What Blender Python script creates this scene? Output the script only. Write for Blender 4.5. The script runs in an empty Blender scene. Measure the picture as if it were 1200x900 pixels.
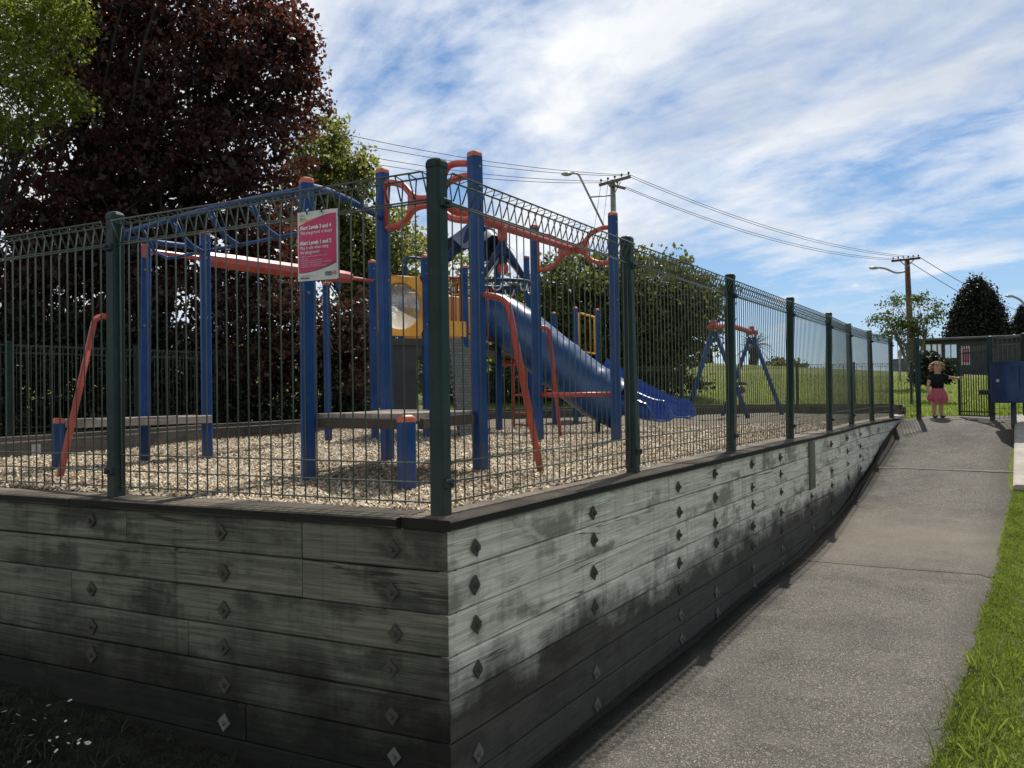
import bpy, math, random
import numpy as np
from mathutils import Vector, Matrix
random.seed(7); rng = np.random.default_rng(11)
R = math.radians
SC = bpy.context.scene
COL = SC.collection
V = Vector

# ------------------------------------------------------------------ camera
CAMZ = 0.408; FPX = 960.0
PITCH, ROLL = R(0.84), -0.0147
CM = Matrix.Rotation(math.pi/2 + PITCH, 3, 'X') @ Matrix.Rotation(ROLL, 3, 'Z')
cam_d = bpy.data.cameras.new('camera'); cam = bpy.data.objects.new('camera', cam_d); COL.objects.link(cam)
cam.matrix_world = Matrix.Translation((0, 0, CAMZ)) @ CM.to_4x4()
cam_d.sensor_width = 36; cam_d.lens = FPX/1200*36; cam_d.clip_start = 0.05; cam_d.clip_end = 3000
SC.camera = cam
BARK = -0.025

def ray(px, py): return CM @ V(((px-600)/FPX, -(py-450)/FPX, -1))
def D(px, py, Y):                     # point of the place seen at (px,py) at distance Y
    d = ray(px, py); return V((0, 0, CAMZ)) + d*(Y/d.y)
def G(px, py, z=BARK):                # point on a level plane
    d = ray(px, py); return V((0, 0, CAMZ)) + d*((z-CAMZ)/d.z)
def PL(px, py, p0, p1, off=0.0):      # point on the upright plane through p0,p1
    u = (p1-p0); u.z = 0; n = V((u.y, -u.x, 0)).normalized()
    if n.y > 0: n = -n
    q = p0 + n*off; d = ray(px, py); o = V((0, 0, CAMZ))
    return o + d*((q-o).dot(n)/d.dot(n))

# ------------------------------------------------------------------ objects
WO = {}
def tag(o, label=None, cat=None, group=None, kind=None):
    if label: o['label'] = label
    if cat: o['category'] = cat
    if group: o['group'] = group
    if kind: o['kind'] = kind
    return o
def thing(name, label, cat, loc, group=None):
    o = bpy.data.objects.new(name, None); COL.objects.link(o); o.location = loc
    o.empty_display_size = 0.2
    WO[o.name] = V(loc); return tag(o, label, cat, group)
def finish(me, name, mats, parent, origin):
    o = bpy.data.objects.new(name, me); COL.objects.link(o)
    for m in (mats if isinstance(mats, (list, tuple)) else [mats]): me.materials.append(m)
    po = WO[parent.name] if parent else V((0, 0, 0))
    if parent: o.parent = parent
    o.location = origin - po
    WO[o.name] = V(origin); return o

class MB:
    def __init__(s): s.v = []; s.f = []; s.uv = []; s.sm = []; s.mi = []
    def add(s, vs, fs, smooth=False, uv=None, mi=0):
        b = len(s.v); s.v += [tuple(p) for p in vs]
        s.uv += (uv if uv else [(0, 0)]*len(vs))
        for f in fs: s.f.append([i+b for i in f]); s.sm.append(smooth); s.mi.append(mi)
        return s
    def box(s, c, sz, rz=0, M=None, mi=0, ch=0.0):
        x, y, z = sz[0]/2, sz[1]/2, sz[2]/2
        if M is None: M = Matrix.Rotation(rz, 3, 'Z')
        c = V(c)
        if ch > 0:
            k = min(ch, x*.9, y*.9, z*.9)
            ps = []
            for sx in (-1, 1):
                for sy in (-1, 1):
                    for sz_ in (-1, 1):
                        ps += [(sx*x, sy*(y-k), sz_*(z-k)), (sx*(x-k), sy*y, sz_*(z-k)), (sx*(x-k), sy*(y-k), sz_*z)]
            import bmesh
            bm = bmesh.new(); vv = [bm.verts.new(p) for p in ps]
            r = bmesh.ops.convex_hull(bm, input=vv)
            bmesh.ops.dissolve_limit(bm, angle_limit=0.02, verts=bm.verts[:], edges=bm.edges[:])
            bm.verts.index_update()
            s.add([c + M @ v.co for v in bm.verts], [[v.index for v in f.verts] for f in bm.faces], mi=mi)
            bm.free(); return s
        ps = [V((a*x, b*y, d*z)) for a in (-1, 1) for b in (-1, 1) for d in (-1, 1)]
        s.add([c + M @ p for p in ps], [(0, 1, 3, 2), (4, 6, 7, 5), (0, 4, 5, 1), (2, 3, 7, 6), (0, 2, 6, 4), (1, 5, 7, 3)], mi=mi); return s
    def tube(s, path, r, n=8, caps=True, smooth=True, closed=False, mi=0):
        P = [V(p) for p in path]; N = len(P)
        rr = r if isinstance(r, (list, tuple)) else [r]*N
        T = []
        for i in range(N):
            if closed: t = P[(i+1) % N]-P[i-1]
            else: t = P[min(i+1, N-1)]-P[max(i-1, 0)]
            T.append(t.normalized() if t.length > 1e-9 else V((0, 0, 1)))
        a = V((0, 0, 1)) if abs(T[0].z) < .9 else V((1, 0, 0))
        u = (a - T[0]*a.dot(T[0])).normalized(); vs = []
        for i in range(N):
            u = (u - T[i]*u.dot(T[i])).normalized(); w = T[i].cross(u)
            for k in range(n):
                g = 2*math.pi*(k+.5)/n; vs.append(P[i] + (u*math.cos(g)+w*math.sin(g))*rr[i])
        fs = []
        for i in range(N if closed else N-1):
            j = (i+1) % N
            for k in range(n):
                l = (k+1) % n; fs.append((i*n+k, i*n+l, j*n+l, j*n+k))
        if caps and not closed: fs += [tuple(range(n))[::-1], tuple((N-1)*n+k for k in range(n))]
        s.add(vs, fs, smooth, mi=mi); return s
    def sphere(s, c, r, nu=10, nv=7, sc=(1, 1, 1), mi=0):
        vs = [V(c)+V((0, 0, r*sc[2]))]; c = V(c)
        for j in range(1, nv):
            th = math.pi*j/nv
            for i in range(nu):
                g = 2*math.pi*i/nu
                vs.append(c+V((r*sc[0]*math.sin(th)*math.cos(g), r*sc[1]*math.sin(th)*math.sin(g), r*sc[2]*math.cos(th))))
        vs.append(c-V((0, 0, r*sc[2]))); L = len(vs)-1; fs = []
        for i in range(nu): fs.append((0, 1+i, 1+(i+1) % nu)); fs.append((L, L-nu+(i+1) % nu, L-nu+i))
        for j in range(nv-2):
            for i in range(nu):
                a = 1+j*nu+i; b = 1+j*nu+(i+1) % nu; fs.append((a, a+nu, b+nu, b))
        s.add(vs, fs, True, mi=mi); return s
    def build(s, name, mats, parent=None, origin=None, weld=False):
        if origin is None: origin = WO[parent.name] if parent else V((0, 0, 0))
        origin = V(origin)
        me = bpy.data.meshes.new(name)
        me.from_pydata([tuple(V(p)-origin) for p in s.v], [], s.f)
        me.polygons.foreach_set('use_smooth', s.sm); me.polygons.foreach_set('material_index', s.mi)
        if any(u != (0, 0) for u in s.uv):
            l = me.uv_layers.new(name='UVMap')
            idx = np.empty(len(me.loops), dtype=np.int32); me.loops.foreach_get('vertex_index', idx)
            l.data.foreach_set('uv', np.array(s.uv, dtype=np.float32)[idx].ravel())
        me.update()
        return finish(me, name, mats, parent, origin)

def np_mesh(name, verts, faces, mats, parent=None, origin=None, var=None, smooth=False):
    if origin is None: origin = WO[parent.name] if parent else V((0, 0, 0))
    origin = V(origin); k = faces.shape[1]
    me = bpy.data.meshes.new(name)
    me.vertices.add(len(verts)); me.vertices.foreach_set('co', (verts-np.array(origin)).astype(np.float32).ravel())
    me.loops.add(faces.size); me.loops.foreach_set('vertex_index', faces.astype(np.int32).ravel())
    me.polygons.add(len(faces)); me.polygons.foreach_set('loop_start', np.arange(0, faces.size, k, dtype=np.int32))
    if smooth: me.polygons.foreach_set('use_smooth', np.ones(len(faces), dtype=bool))
    if var is not None:
        a = me.attributes.new('var', 'FLOAT', 'FACE'); a.data.foreach_set('value', var.astype(np.float32))
    me.update(calc_edges=True); me.validate()
    return finish(me, name, mats, parent, origin)

def fillet(pts, r=0.06, n=5):
    pts = [V(p) for p in pts]; out = [pts[0]]
    for i in range(1, len(pts)-1):
        a, b, c = pts[i-1], pts[i], pts[i+1]
        k = min(r, (a-b).length*.48, (c-b).length*.48)
        p, q = b+(a-b).normalized()*k, b+(c-b).normalized()*k
        for j in range(n+1):
            t = j/n; out.append(p*(1-t)**2 + b*2*t*(1-t) + q*t*t)
    out.append(pts[-1]); return out
def catmull(pts, n=6):
    P = [V(p) for p in pts]; P = [P[0]*2-P[1]]+P+[P[-1]*2-P[-2]]; out = []
    for i in range(1, len(P)-2):
        for j in range(n):
            t = j/n; a, b, c, d = P[i-1], P[i], P[i+1], P[i+2]
            out.append(.5*((2*b)+(c-a)*t+(2*a-5*b+4*c-d)*t*t+(3*b-a-3*c+d)*t**3))
    out.append(P[-2]); return out
def sstep(a, b, x): 
    t = np.clip((x-a)/(b-a), 0, 1); return t*t*(3-2*t)

# ------------------------------------------------------------------ materials
class NT:
    def __init__(s, tree): s.t = tree; s.t.nodes.clear()
    def n(s, typ, ins=None, **props):
        d = s.t.nodes.new(typ)
        for k, v in props.items(): setattr(d, k, v)
        for k, v in (ins or {}).items(): s.set(d, k, v)
        return d
    def set(s, d, k, v):
        i = d.inputs[k]
        if isinstance(v, bpy.types.NodeSocket): s.t.links.new(v, i)
        elif isinstance(v, bpy.types.Node): s.t.links.new(v.outputs[0], i)
        else: i.default_value = v
    def math(s, op, a, b=0.0, clamp=False):
        d = s.n('ShaderNodeMath', operation=op, use_clamp=clamp); s.set(d, 0, a); s.set(d, 1, b); return d.outputs[0]
    def noise(s, vec, scale, detail=5, rough=.55, dist=0.0, out='Fac'):
        d = s.n('ShaderNodeTexNoise', {'Scale': scale, 'Detail': detail, 'Roughness': rough, 'Distortion': dist})
        if vec is not None: s.set(d, 'Vector', vec)
        return d.outputs[out]
    def map(s, vec, scale=(1, 1, 1), rot=(0, 0, 0), loc=(0, 0, 0)):
        return s.n('ShaderNodeMapping', {'Vector': vec, 'Scale': scale, 'Rotation': rot, 'Location': loc}).outputs[0]
    def ramp(s, fac, stops, interp='LINEAR'):
        d = s.n('ShaderNodeValToRGB', {'Fac': fac}); e = d.color_ramp.elements; d.color_ramp.interpolation = interp
        while len(e) < len(stops): e.new(0.5)
        for i, (p, c) in enumerate(stops):
            e[i].position = p; e[i].color = (c, c, c, 1) if isinstance(c, (int, float)) else (*c, 1)
        return d.outputs[0]
    def mix(s, f, a, b, blend='MIX'):
        d = s.n('ShaderNodeMix', data_type='RGBA', blend_type=blend)
        s.set(d, 0, f)
        for i, v in ((6, a), (7, b)):
            if isinstance(v, tuple) and len(v) == 3: v = (*v, 1)
            s.set(d, i, v)
        return d.outputs[2]
    def bump(s, h, strength=.3, dist=.01):
        return s.n('ShaderNodeBump', {'Height': h, 'Strength': strength, 'Distance': dist}).outputs[0]
    def out(s, sh): s.n('ShaderNodeOutputMaterial', {'Surface': sh})
def newmat(name):
    m = bpy.data.materials.new(name); m.use_nodes = True; return m, NT(m.node_tree)

def paint(name, col, rough=.4, dirt=.35, spec=.5, metal=0.0, scale=9):
    m, t = newmat(name)
    co = t.n('ShaderNodeTexCoord').outputs['Object']
    a = t.noise(co, scale, 6, .65); b = t.noise(t.map(co, (30, 30, 4)), 1.0, 4)
    dark = tuple(c*.45+.008 for c in col); pale = tuple(min(1, c*1.25+.025) for c in col)
    pos = t.n('ShaderNodeNewGeometry').outputs['Position']
    c = t.mix(t.ramp(t.noise(pos, 2.3, 5, .6), [(.35, 0), (.7, 1)]), col, pale)
    c = t.mix(t.math('MULTIPLY', t.ramp(a, [(.45, 0), (.75, 1)]), .4), c, dark)
    c = t.mix(t.math('MULTIPLY', t.ramp(b, [(.5, 0), (.75, 1)]), dirt), c, dark)
    scr = t.noise(t.map(pos, (90, 90, 14)), 1.0, 4, .6)
    c = t.mix(t.math('MULTIPLY', t.ramp(scr, [(.64, 0), (.7, 1)]), min(1, dirt*1.1)), c, tuple(min(1, c_*1.6+.08) for c_ in col))
    hz_ = t.n('ShaderNodeSeparateXYZ', {'Vector': pos}).outputs[2]
    gr = t.n('ShaderNodeMapRange', {'Value': t.math('ADD', hz_, t.math('MULTIPLY', a, .25)), 'From Min': .06, 'From Max': .32, 'To Min': .55*min(1, dirt*2), 'To Max': 0.0}).outputs[0]
    c = t.mix(gr, c, (.12, .1, .075))
    r = t.math('ADD', t.math('MULTIPLY', a, .25), rough-.12)
    p = t.n('ShaderNodeBsdfPrincipled', {'Base Color': c, 'Roughness': r, 'Metallic': metal, 'Specular IOR Level': spec,
            'Normal': t.bump(t.noise(co, 60, 3), .06, .003)})
    t.out(p); return m
M = {}
M['green'] = paint('dark green powder coat', (.005, .022, .017), .5, spec=.25)
M['wire'] = paint('green coated wire', (.085, .11, .088), .4, .2)
M['blue'] = paint('blue painted steel', (.002, .043, .17), .45, .4, spec=.25)
M['bluedark'] = paint('dark blue moulding', (.005, .022, .085), .5, spec=.25)
M['red'] = paint('red painted steel', (.42, .05, .028), .42, .5)
M['orange'] = paint('orange post cap', (.5, .12, .06), .45)
M['yellow'] = paint('yellow plastic', (.75, .33, .02), .4)
M['slide'] = paint('blue slide plastic', (.01, .06, .18), .3, .25)
M['slidein'] = paint('bright blue slide plastic', (.012, .075, .34), .25, .2)
M['grey'] = paint('grey galvanised steel', (.3, .31, .32), .45)
M['steel'] = paint('bright steel rod', (.55, .56, .58), .3, .2, metal=.9)
M['black'] = paint('black plastic', (.015, .015, .017), .5)
M['darkboard'] = paint('dark board', (.022, .02, .02), .6)
M['binblue'] = paint('blue bin steel', (.004, .022, .085), .5, .5, spec=.25)
M['white'] = paint('white paint', (.72, .72, .7), .5, .15)
M['cream'] = paint('sign white', (.66, .65, .58), .5, .1)
M['pink'] = paint('sign crimson', (.55, .02, .1), .5, .12)
M['amber'] = paint('sign amber', (.7, .4, .03), .5, .1)
M['ink'] = paint('sign ink', (.05, .04, .05), .6, .0)
M['lilac'] = paint('sign small lettering', (.75, .5, .58), .6, .0)
M['plate'] = paint('weathered steel plate', (.04, .042, .038), .8, .6, spec=.15)
M['plategalv'] = paint('galvanised plate', (.2, .205, .2), .7, .6, spec=.25)
M['lamp'] = paint('lamp housing', (.35, .36, .36), .4)
M['cable'] = paint('cable', (.03, .032, .035), .6)

def wood(name, pale, mid, stain, stainlvl, grainscale=1.0, zdark=None, capshade=False):
    m, t = newmat(name)
    uv = t.n('ShaderNodeUVMap').outputs[0]
    geo = t.n('ShaderNodeNewGeometry'); pos = geo.outputs['Position']
    g1 = t.noise(t.map(uv, (1.6*grainscale, 55, 1)), 1.0, 6, .6, .6)
    g2 = t.noise(t.map(uv, (4*grainscale, 190, 1)), 1.0, 3, .6)
    blot = t.noise(t.map(uv, (1.5, 3.2, 1)), 1.3, 7, .62, .4)
    strk = t.noise(t.map(pos, (9, 9, 1.1)), 1.0, 5, .6)
    c = t.mix(t.ramp(g1, [(.36, 0), (.62, 1)]), mid, pale)
    c = t.mix(t.math('MULTIPLY', t.ramp(g2, [(.48, 0), (.62, 1)]), .5), c, tuple(x*.5 for x in mid))
    st = t.ramp(t.math('ADD', t.math('MULTIPLY', blot, .78), t.math('MULTIPLY', strk, .22)), [(stainlvl-.03, 0), (stainlvl+.05, 1)])
    c = t.mix(t.math('MULTIPLY', st, .72), c, stain)
    # vertical water streaks and a wash of moss
    s2 = t.noise(t.map(pos, (22, 22, .7)), 1.0, 4, .6)
    c = t.mix(t.math('MULTIPLY', t.ramp(s2, [(.55, 0), (.75, 1)]), .4), c, tuple(x*.8 for x in stain))
    c = t.mix(t.math('MULTIPLY', t.ramp(t.noise(pos, 3.1, 4), [(.55, 0), (.8, 1)]), .3), c, (.05, .058, .035))
    # knots
    vor = t.n('ShaderNodeTexVoronoi', {'Vector': t.map(uv, (1.3, 6.5, 1)), 'Scale': 1.0, 'Randomness': 1.0}).outputs['Distance']
    kn = t.ramp(vor, [(.035, .9), (.06, .35), (.085, .75), (.1, .15), (.2, 0)])
    c = t.mix(t.math('MULTIPLY', kn, .55), c, (.035, .03, .024))
    sap = t.noise(t.map(uv, (2.2, 12, 1)), 1.0, 5, .6, .7)
    c = t.mix(t.math('MULTIPLY', t.ramp(sap, [(.58, 0), (.7, 1)]), .4), c, tuple(min(1, x*1.25) for x in pale))
    if capshade:
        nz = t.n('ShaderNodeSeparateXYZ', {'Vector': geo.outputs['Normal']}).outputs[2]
        c = t.mix(t.math('LESS_THAN', t.math('ABSOLUTE', nz), .5), c, (.022, .02, .015))  # shade on the cap's upright faces is put into their colour
    if zdark:
        sep = t.n('ShaderNodeSeparateXYZ', {'Vector': pos}).outputs[2]
        zz = t.math('ADD', sep, t.math('MULTIPLY', t.math('SUBTRACT', t.noise(pos, 2.6, 6, .65), .5), zdark[2]))
        mr = t.n('ShaderNodeMapRange', {'Value': zz, 'From Min': zdark[0], 'From Max': zdark[1], 'To Min': 1.0, 'To Max': 0.0}).outputs[0]
        mr = t.ramp(mr, [(0, 0), (.5, .62), (1, 1)]); c = t.mix(t.math('MULTIPLY', mr, .93), c, zdark[3])
    # long splits along the grain and rusty runs
    sp_ = t.noise(t.map(uv, (.9, 26, 1)), 1.0, 2, .4, .3)
    crk = t.ramp(t.math('ABSOLUTE', t.math('SUBTRACT', sp_, .5)), [(.0, 1), (.006, 1), (.014, 0)])
    crk = t.math('MULTIPLY', crk, t.ramp(t.noise(t.map(uv, (1.1, 3, 1)), 1.0, 3), [(.52, 0), (.6, 1)]))
    c = t.mix(t.math('MULTIPLY', crk, .8), c, (.03, .026, .02))
    h = t.math('ADD', t.math('MULTIPLY', g1, .7), t.math('ADD', t.math('MULTIPLY', g2, .4), t.math('MULTIPLY', kn, -.8)))
    p = t.n('ShaderNodeBsdfPrincipled', {'Base Color': c, 'Roughness': .85, 'Specular IOR Level': .25, 'Normal': t.bump(h, .55, .006)})
    t.out(p); return m
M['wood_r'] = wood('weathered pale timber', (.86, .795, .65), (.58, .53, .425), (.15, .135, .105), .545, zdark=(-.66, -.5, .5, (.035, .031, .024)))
M['wood_l'] = wood('shade-toned dark timber', (.225, .218, .158), (.128, .123, .09), (.034, .033, .024), .54, zdark=(-.78, -.42, .7, (.008, .0085, .006)))  # shade of the left wall face is put into this timber colour
M['wood_cap'] = wood('cap timber', (.2, .17, .13), (.1, .085, .064), (.022, .02, .016), .53, capshade=True)
M['wood_edge'] = wood('edging timber', (.12, .1, .085), (.07, .06, .05), (.025, .022, .018), .53)
M['wood_seat'] = wood('seat timber', (.42, .37, .32), (.28, .23, .2), (.1, .08, .07), .62)
M['wood_seatside'] = wood('shaded seat timber side', (.11, .085, .07), (.06, .045, .038), (.03, .024, .02), .6)  # darker copy of the seat timber, with the side's shade in its colour

def leafmat(name, dark, light, trans, tmix=.38, rough=.5):
    m, t = newmat(name)
    a = t.n('ShaderNodeAttribute', attribute_name='var').outputs['Fac']
    c = t.mix(a, dark, light); tc = t.mix(a, tuple(x*.5 for x in trans), trans)
    p = t.n('ShaderNodeBsdfPrincipled', {'Base Color': c, 'Roughness': rough, 'Specular IOR Level': .35})
    tr = t.n('ShaderNodeBsdfTranslucent', {'Color': tc})
    t.out(t.n('ShaderNodeMixShader', {0: tmix, 1: p.outputs[0], 2: tr.outputs[0]})); return m
M['maple'] = leafmat('purple maple leaf', (.012, .008, .009), (.1, .055, .046), (.22, .062, .034), .35, .42)
M['copper'] = leafmat('copper leaf', (.016, .011, .009), (.095, .06, .042), (.15, .06, .028), .32, .42)
M['lime'] = leafmat('fresh green leaf', (.03, .05, .012), (.14, .2, .04), (.5, .58, .08), .55)
M['olive'] = leafmat('olive green leaf', (.03, .042, .014), (.16, .18, .055), (.44, .46, .1), .48)
M['pohu'] = leafmat('dark evergreen leaf', (.018, .027, .01), (.1, .12, .038), (.28, .3, .055), .38)
M['greenleaf'] = leafmat('mid green leaf', (.022, .036, .012), (.085, .12, .034), (.2, .26, .05), .4)
M['conif'] = leafmat('conifer foliage', (.006, .008, .006), (.02, .025, .015), (.02, .025, .01), .15)
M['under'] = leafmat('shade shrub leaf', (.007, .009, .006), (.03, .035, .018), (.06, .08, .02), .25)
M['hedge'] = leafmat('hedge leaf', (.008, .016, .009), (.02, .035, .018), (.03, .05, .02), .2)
M['grassb'] = leafmat('grass blade', (.05, .085, .012), (.2, .27, .05), (.4, .5, .07), .45, .5)
M['weed'] = leafmat('weed leaf', (.012, .018, .008), (.055, .07, .03), (.06, .08, .02), .3, .6)
M['chip'] = leafmat('wood chip', (.27, .215, .15), (.88, .76, .58), (.3, .22, .14), .05, .8)

def barkmat(name, a, b, sc=14):
    m, t = newmat(name)
    co = t.n('ShaderNodeTexCoord').outputs['Object']
    n = t.noise(t.map(co, (1, 1, .25)), sc, 6, .65)
    p = t.n('ShaderNodeBsdfPrincipled', {'Base Color': t.mix(t.ramp(n, [(.35, 0), (.65, 1)]), a, b), 'Roughness': .9, 'Normal': t.bump(n, .6, .02)})
    t.out(p); return m
M['bark'] = barkmat('tree bark', (.01, .0085, .007), (.035, .029, .024))
M['barkpale'] = barkmat('pale tree bark', (.07, .06, .05), (.25, .22, .19))
M['polewood'] = barkmat('weathered pole timber', (.09, .08, .068), (.22, .2, .17))
M['polebrown'] = barkmat('brown pole timber', (.05, .028, .02), (.13, .075, .055))
M['concpole'] = barkmat('grey concrete', (.16, .16, .14), (.3, .29, .26))

WALLK = (-.246, 2.844, 0)
def asphalt():
    m, t = newmat('asphalt path')
    pos = t.n('ShaderNodeNewGeometry').outputs['Position']
    v = t.n('ShaderNodeTexVoronoi', {'Vector': pos, 'Scale': 330.0}); cell = v.outputs['Color']
    sp = t.n('ShaderNodeSeparateColor', {'Color': cell}).outputs[0]
    v2 = t.n('ShaderNodeTexVoronoi', {'Vector': pos, 'Scale': 210.0}); sp2 = t.n('ShaderNodeSeparateColor', {'Color': v2.outputs['Color']}).outputs[1]
    big = t.noise(pos, 1.1, 6, .6); med = t.noise(pos, 7, 5, .65)
    c = t.mix(t.ramp(sp, [(.25, 0), (1, 1)]), (.04, .037, .032), (.175, .162, .138))
    c = t.mix(t.math('MULTIPLY', t.ramp(sp2, [(.82, 0), (.93, 1)]), .8), c, (.42, .39, .33))
    c = t.mix(t.ramp(big, [(.42, 0), (.68, .8)]), c, t.mix(.6, c, (.03, .029, .027)))
    c = t.mix(t.math('MULTIPLY', t.ramp(med, [(.5, 0), (.8, 1)]), .3), c, (.22, .2, .175))
    mot = t.noise(t.map(pos, (1, 1, 1)), 3.2, 8, .7, .6)
    c = t.mix(t.math('MULTIPLY', t.ramp(mot, [(.42, 0), (.62, 1)]), .5), c, t.mix(.5, c, (.2, .185, .16)))
    c = t.mix(t.math('MULTIPLY', t.ramp(t.noise(pos, 18, 5, .7), [(.55, 0), (.75, 1)]), .4), c, (.045, .04, .036))
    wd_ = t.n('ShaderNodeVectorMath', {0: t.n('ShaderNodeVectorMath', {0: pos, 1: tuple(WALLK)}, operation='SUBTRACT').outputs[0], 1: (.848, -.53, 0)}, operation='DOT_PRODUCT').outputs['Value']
    wetshade = t.n('ShaderNodeMapRange', {'Value': t.math('ADD', wd_, t.math('MULTIPLY', t.math('SUBTRACT', mot, .5), .5)), 'From Min': .17, 'From Max': .38, 'To Min': .8, 'To Max': 0.0}).outputs[0]
    c = t.mix(wetshade, c, (.028, .025, .02))  # damp asphalt and the wall's shadow band, painted along the wall foot
    edg = t.n('ShaderNodeMapRange', {'Value': t.math('ADD', wd_, t.math('MULTIPLY', t.math('SUBTRACT', mot, .5), .5)), 'From Min': 1.3, 'From Max': 1.5, 'To Min': 0.0, 'To Max': .6}).outputs[0]
    c = t.mix(edg, c, (.055, .05, .038))
    # brown lighter patch beyond the first joint
    dd = t.n('ShaderNodeVectorMath', {0: pos, 1: (3.4, 7.2, -.85)}, operation='DISTANCE').outputs['Value']
    wr = t.n('ShaderNodeMapRange', {'Value': t.math('ADD', dd, t.math('MULTIPLY', big, 1.6)), 'From Min': 1.2, 'From Max': 2.4, 'To Min': .45, 'To Max': 0.0}).outputs[0]
    c = t.mix(wr, c, (.25, .21, .16))
    h = t.math('ADD', v.outputs['Distance'], t.math('MULTIPLY', v2.outputs['Distance'], .8))
    p = t.n('ShaderNodeBsdfPrincipled', {'Base Color': c, 'Roughness': .85, 'Specular IOR Level': .3, 'Normal': t.bump(h, .5, .006)})
    t.out(p); return m
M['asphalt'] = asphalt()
def concrete():
    m, t = newmat('concrete')
    pos = t.n('ShaderNodeNewGeometry').outputs['Position']
    a = t.noise(pos, 5, 7, .65); b = t.noise(pos, 60, 4, .7)
    c = t.mix(t.ramp(a, [(.35, 0), (.7, 1)]), (.34, .31, .27), (.52, .48, .43))
    c = t.mix(t.math('MULTIPLY', t.ramp(b, [(.5, 0), (.7, 1)]), .5), c, (.22, .2, .17))
    t.out(t.n('ShaderNodeBsdfPrincipled', {'Base Color': c, 'Roughness': .9, 'Normal': t.bump(b, .4, .006)})); return m
M['concrete'] = concrete()
def barksurf():
    m, t = newmat('wood chip ground')
    pos = t.n('ShaderNodeNewGeometry').outputs['Position']
    w = t.n('ShaderNodeVectorMath', {0: pos, 1: t.noise(pos, 30, 3, out='Color')}, operation='ADD').outputs[0]
    v = t.n('ShaderNodeTexVoronoi', {'Vector': t.map(w, (1, .6, 1)), 'Scale': 48.0})
    sp = t.n('ShaderNodeSeparateColor', {'Color': v.outputs['Color']}).outputs[0]
    c = t.mix(t.ramp(sp, [(0, 0), (1, 1)]), (.22, .17, .12), (.62, .53, .4))
    c = t.mix(t.ramp(v.outputs['Distance'], [(.35, 0), (.8, .7)]), c, (.07, .055, .04))
    c = t.mix(t.math('MULTIPLY', t.ramp(t.noise(pos, 1.7, 5), [(.45, 0), (.7, 1)]), .3), c, (.16, .13, .1))
    t.out(t.n('ShaderNodeBsdfPrincipled', {'Base Color': c, 'Roughness': .9, 'Normal': t.bump(sp, .8, .02)})); return m
M['barksurf'] = barksurf()
def turf():
    m, t = newmat('turf')
    pos = t.n('ShaderNodeNewGeometry').outputs['Position']
    a = t.noise(pos, .35, 6, .6); b = t.noise(t.map(pos, (1, 1, 1)), 9, 6, .7); d = t.noise(pos, 60, 3, .7)
    c = t.mix(t.ramp(b, [(.3, 0), (.7, 1)]), (.08, .115, .018), (.19, .23, .045))
    c = t.mix(t.math('MULTIPLY', t.ramp(a, [(.4, 0), (.65, 1)]), .6), c, (.24, .23, .07))
    c = t.mix(t.math('MULTIPLY', t.ramp(d, [(.5, 0), (.75, 1)]), .45), c, (.06, .08, .015))
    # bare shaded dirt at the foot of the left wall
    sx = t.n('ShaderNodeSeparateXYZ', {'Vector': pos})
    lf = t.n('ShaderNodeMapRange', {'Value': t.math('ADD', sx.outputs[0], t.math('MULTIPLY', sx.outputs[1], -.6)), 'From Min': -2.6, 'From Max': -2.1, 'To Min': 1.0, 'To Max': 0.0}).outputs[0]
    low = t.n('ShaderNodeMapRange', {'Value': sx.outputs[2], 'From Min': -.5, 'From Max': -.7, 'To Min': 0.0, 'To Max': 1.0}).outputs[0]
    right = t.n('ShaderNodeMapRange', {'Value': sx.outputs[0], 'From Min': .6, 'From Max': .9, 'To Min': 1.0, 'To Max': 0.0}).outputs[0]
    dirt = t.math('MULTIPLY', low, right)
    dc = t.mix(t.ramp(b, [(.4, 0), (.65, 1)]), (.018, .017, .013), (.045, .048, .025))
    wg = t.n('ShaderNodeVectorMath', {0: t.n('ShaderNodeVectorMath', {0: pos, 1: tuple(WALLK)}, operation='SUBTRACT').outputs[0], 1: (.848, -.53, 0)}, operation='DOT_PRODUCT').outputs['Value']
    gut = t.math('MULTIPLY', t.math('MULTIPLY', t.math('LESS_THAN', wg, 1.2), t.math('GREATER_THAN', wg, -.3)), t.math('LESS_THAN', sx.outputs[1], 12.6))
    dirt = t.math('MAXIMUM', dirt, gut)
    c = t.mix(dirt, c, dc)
    t.out(t.n('ShaderNodeBsdfPrincipled', {'Base Color': c, 'Roughness': .9, 'Specular IOR Level': .2, 'Normal': t.bump(t.math('ADD', b, d), .7, .05)})); return m
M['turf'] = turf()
def brickpanel():
    m, t = newmat('moulded block panel')
    co = t.n('ShaderNodeUVMap').outputs[0]
    b = t.n('ShaderNodeTexBrick', {'Vector': co, 'Color1': (.22, .21, .2, 1), 'Color2': (.15, .145, .14, 1), 'Mortar': (.06, .06, .058, 1), 'Scale': 9.0, 'Mortar Size': .02})
    p = t.n('ShaderNodeBsdfPrincipled', {'Base Color': t.mix(t.math('MULTIPLY', t.noise(co, 9, 5), .5), b.outputs[0], (.09, .088, .085)), 'Roughness': .8, 'Normal': t.bump(b.outputs[1], -.4, .01)})
    t.out(p); return m
M['brick'] = brickpanel()
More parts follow.
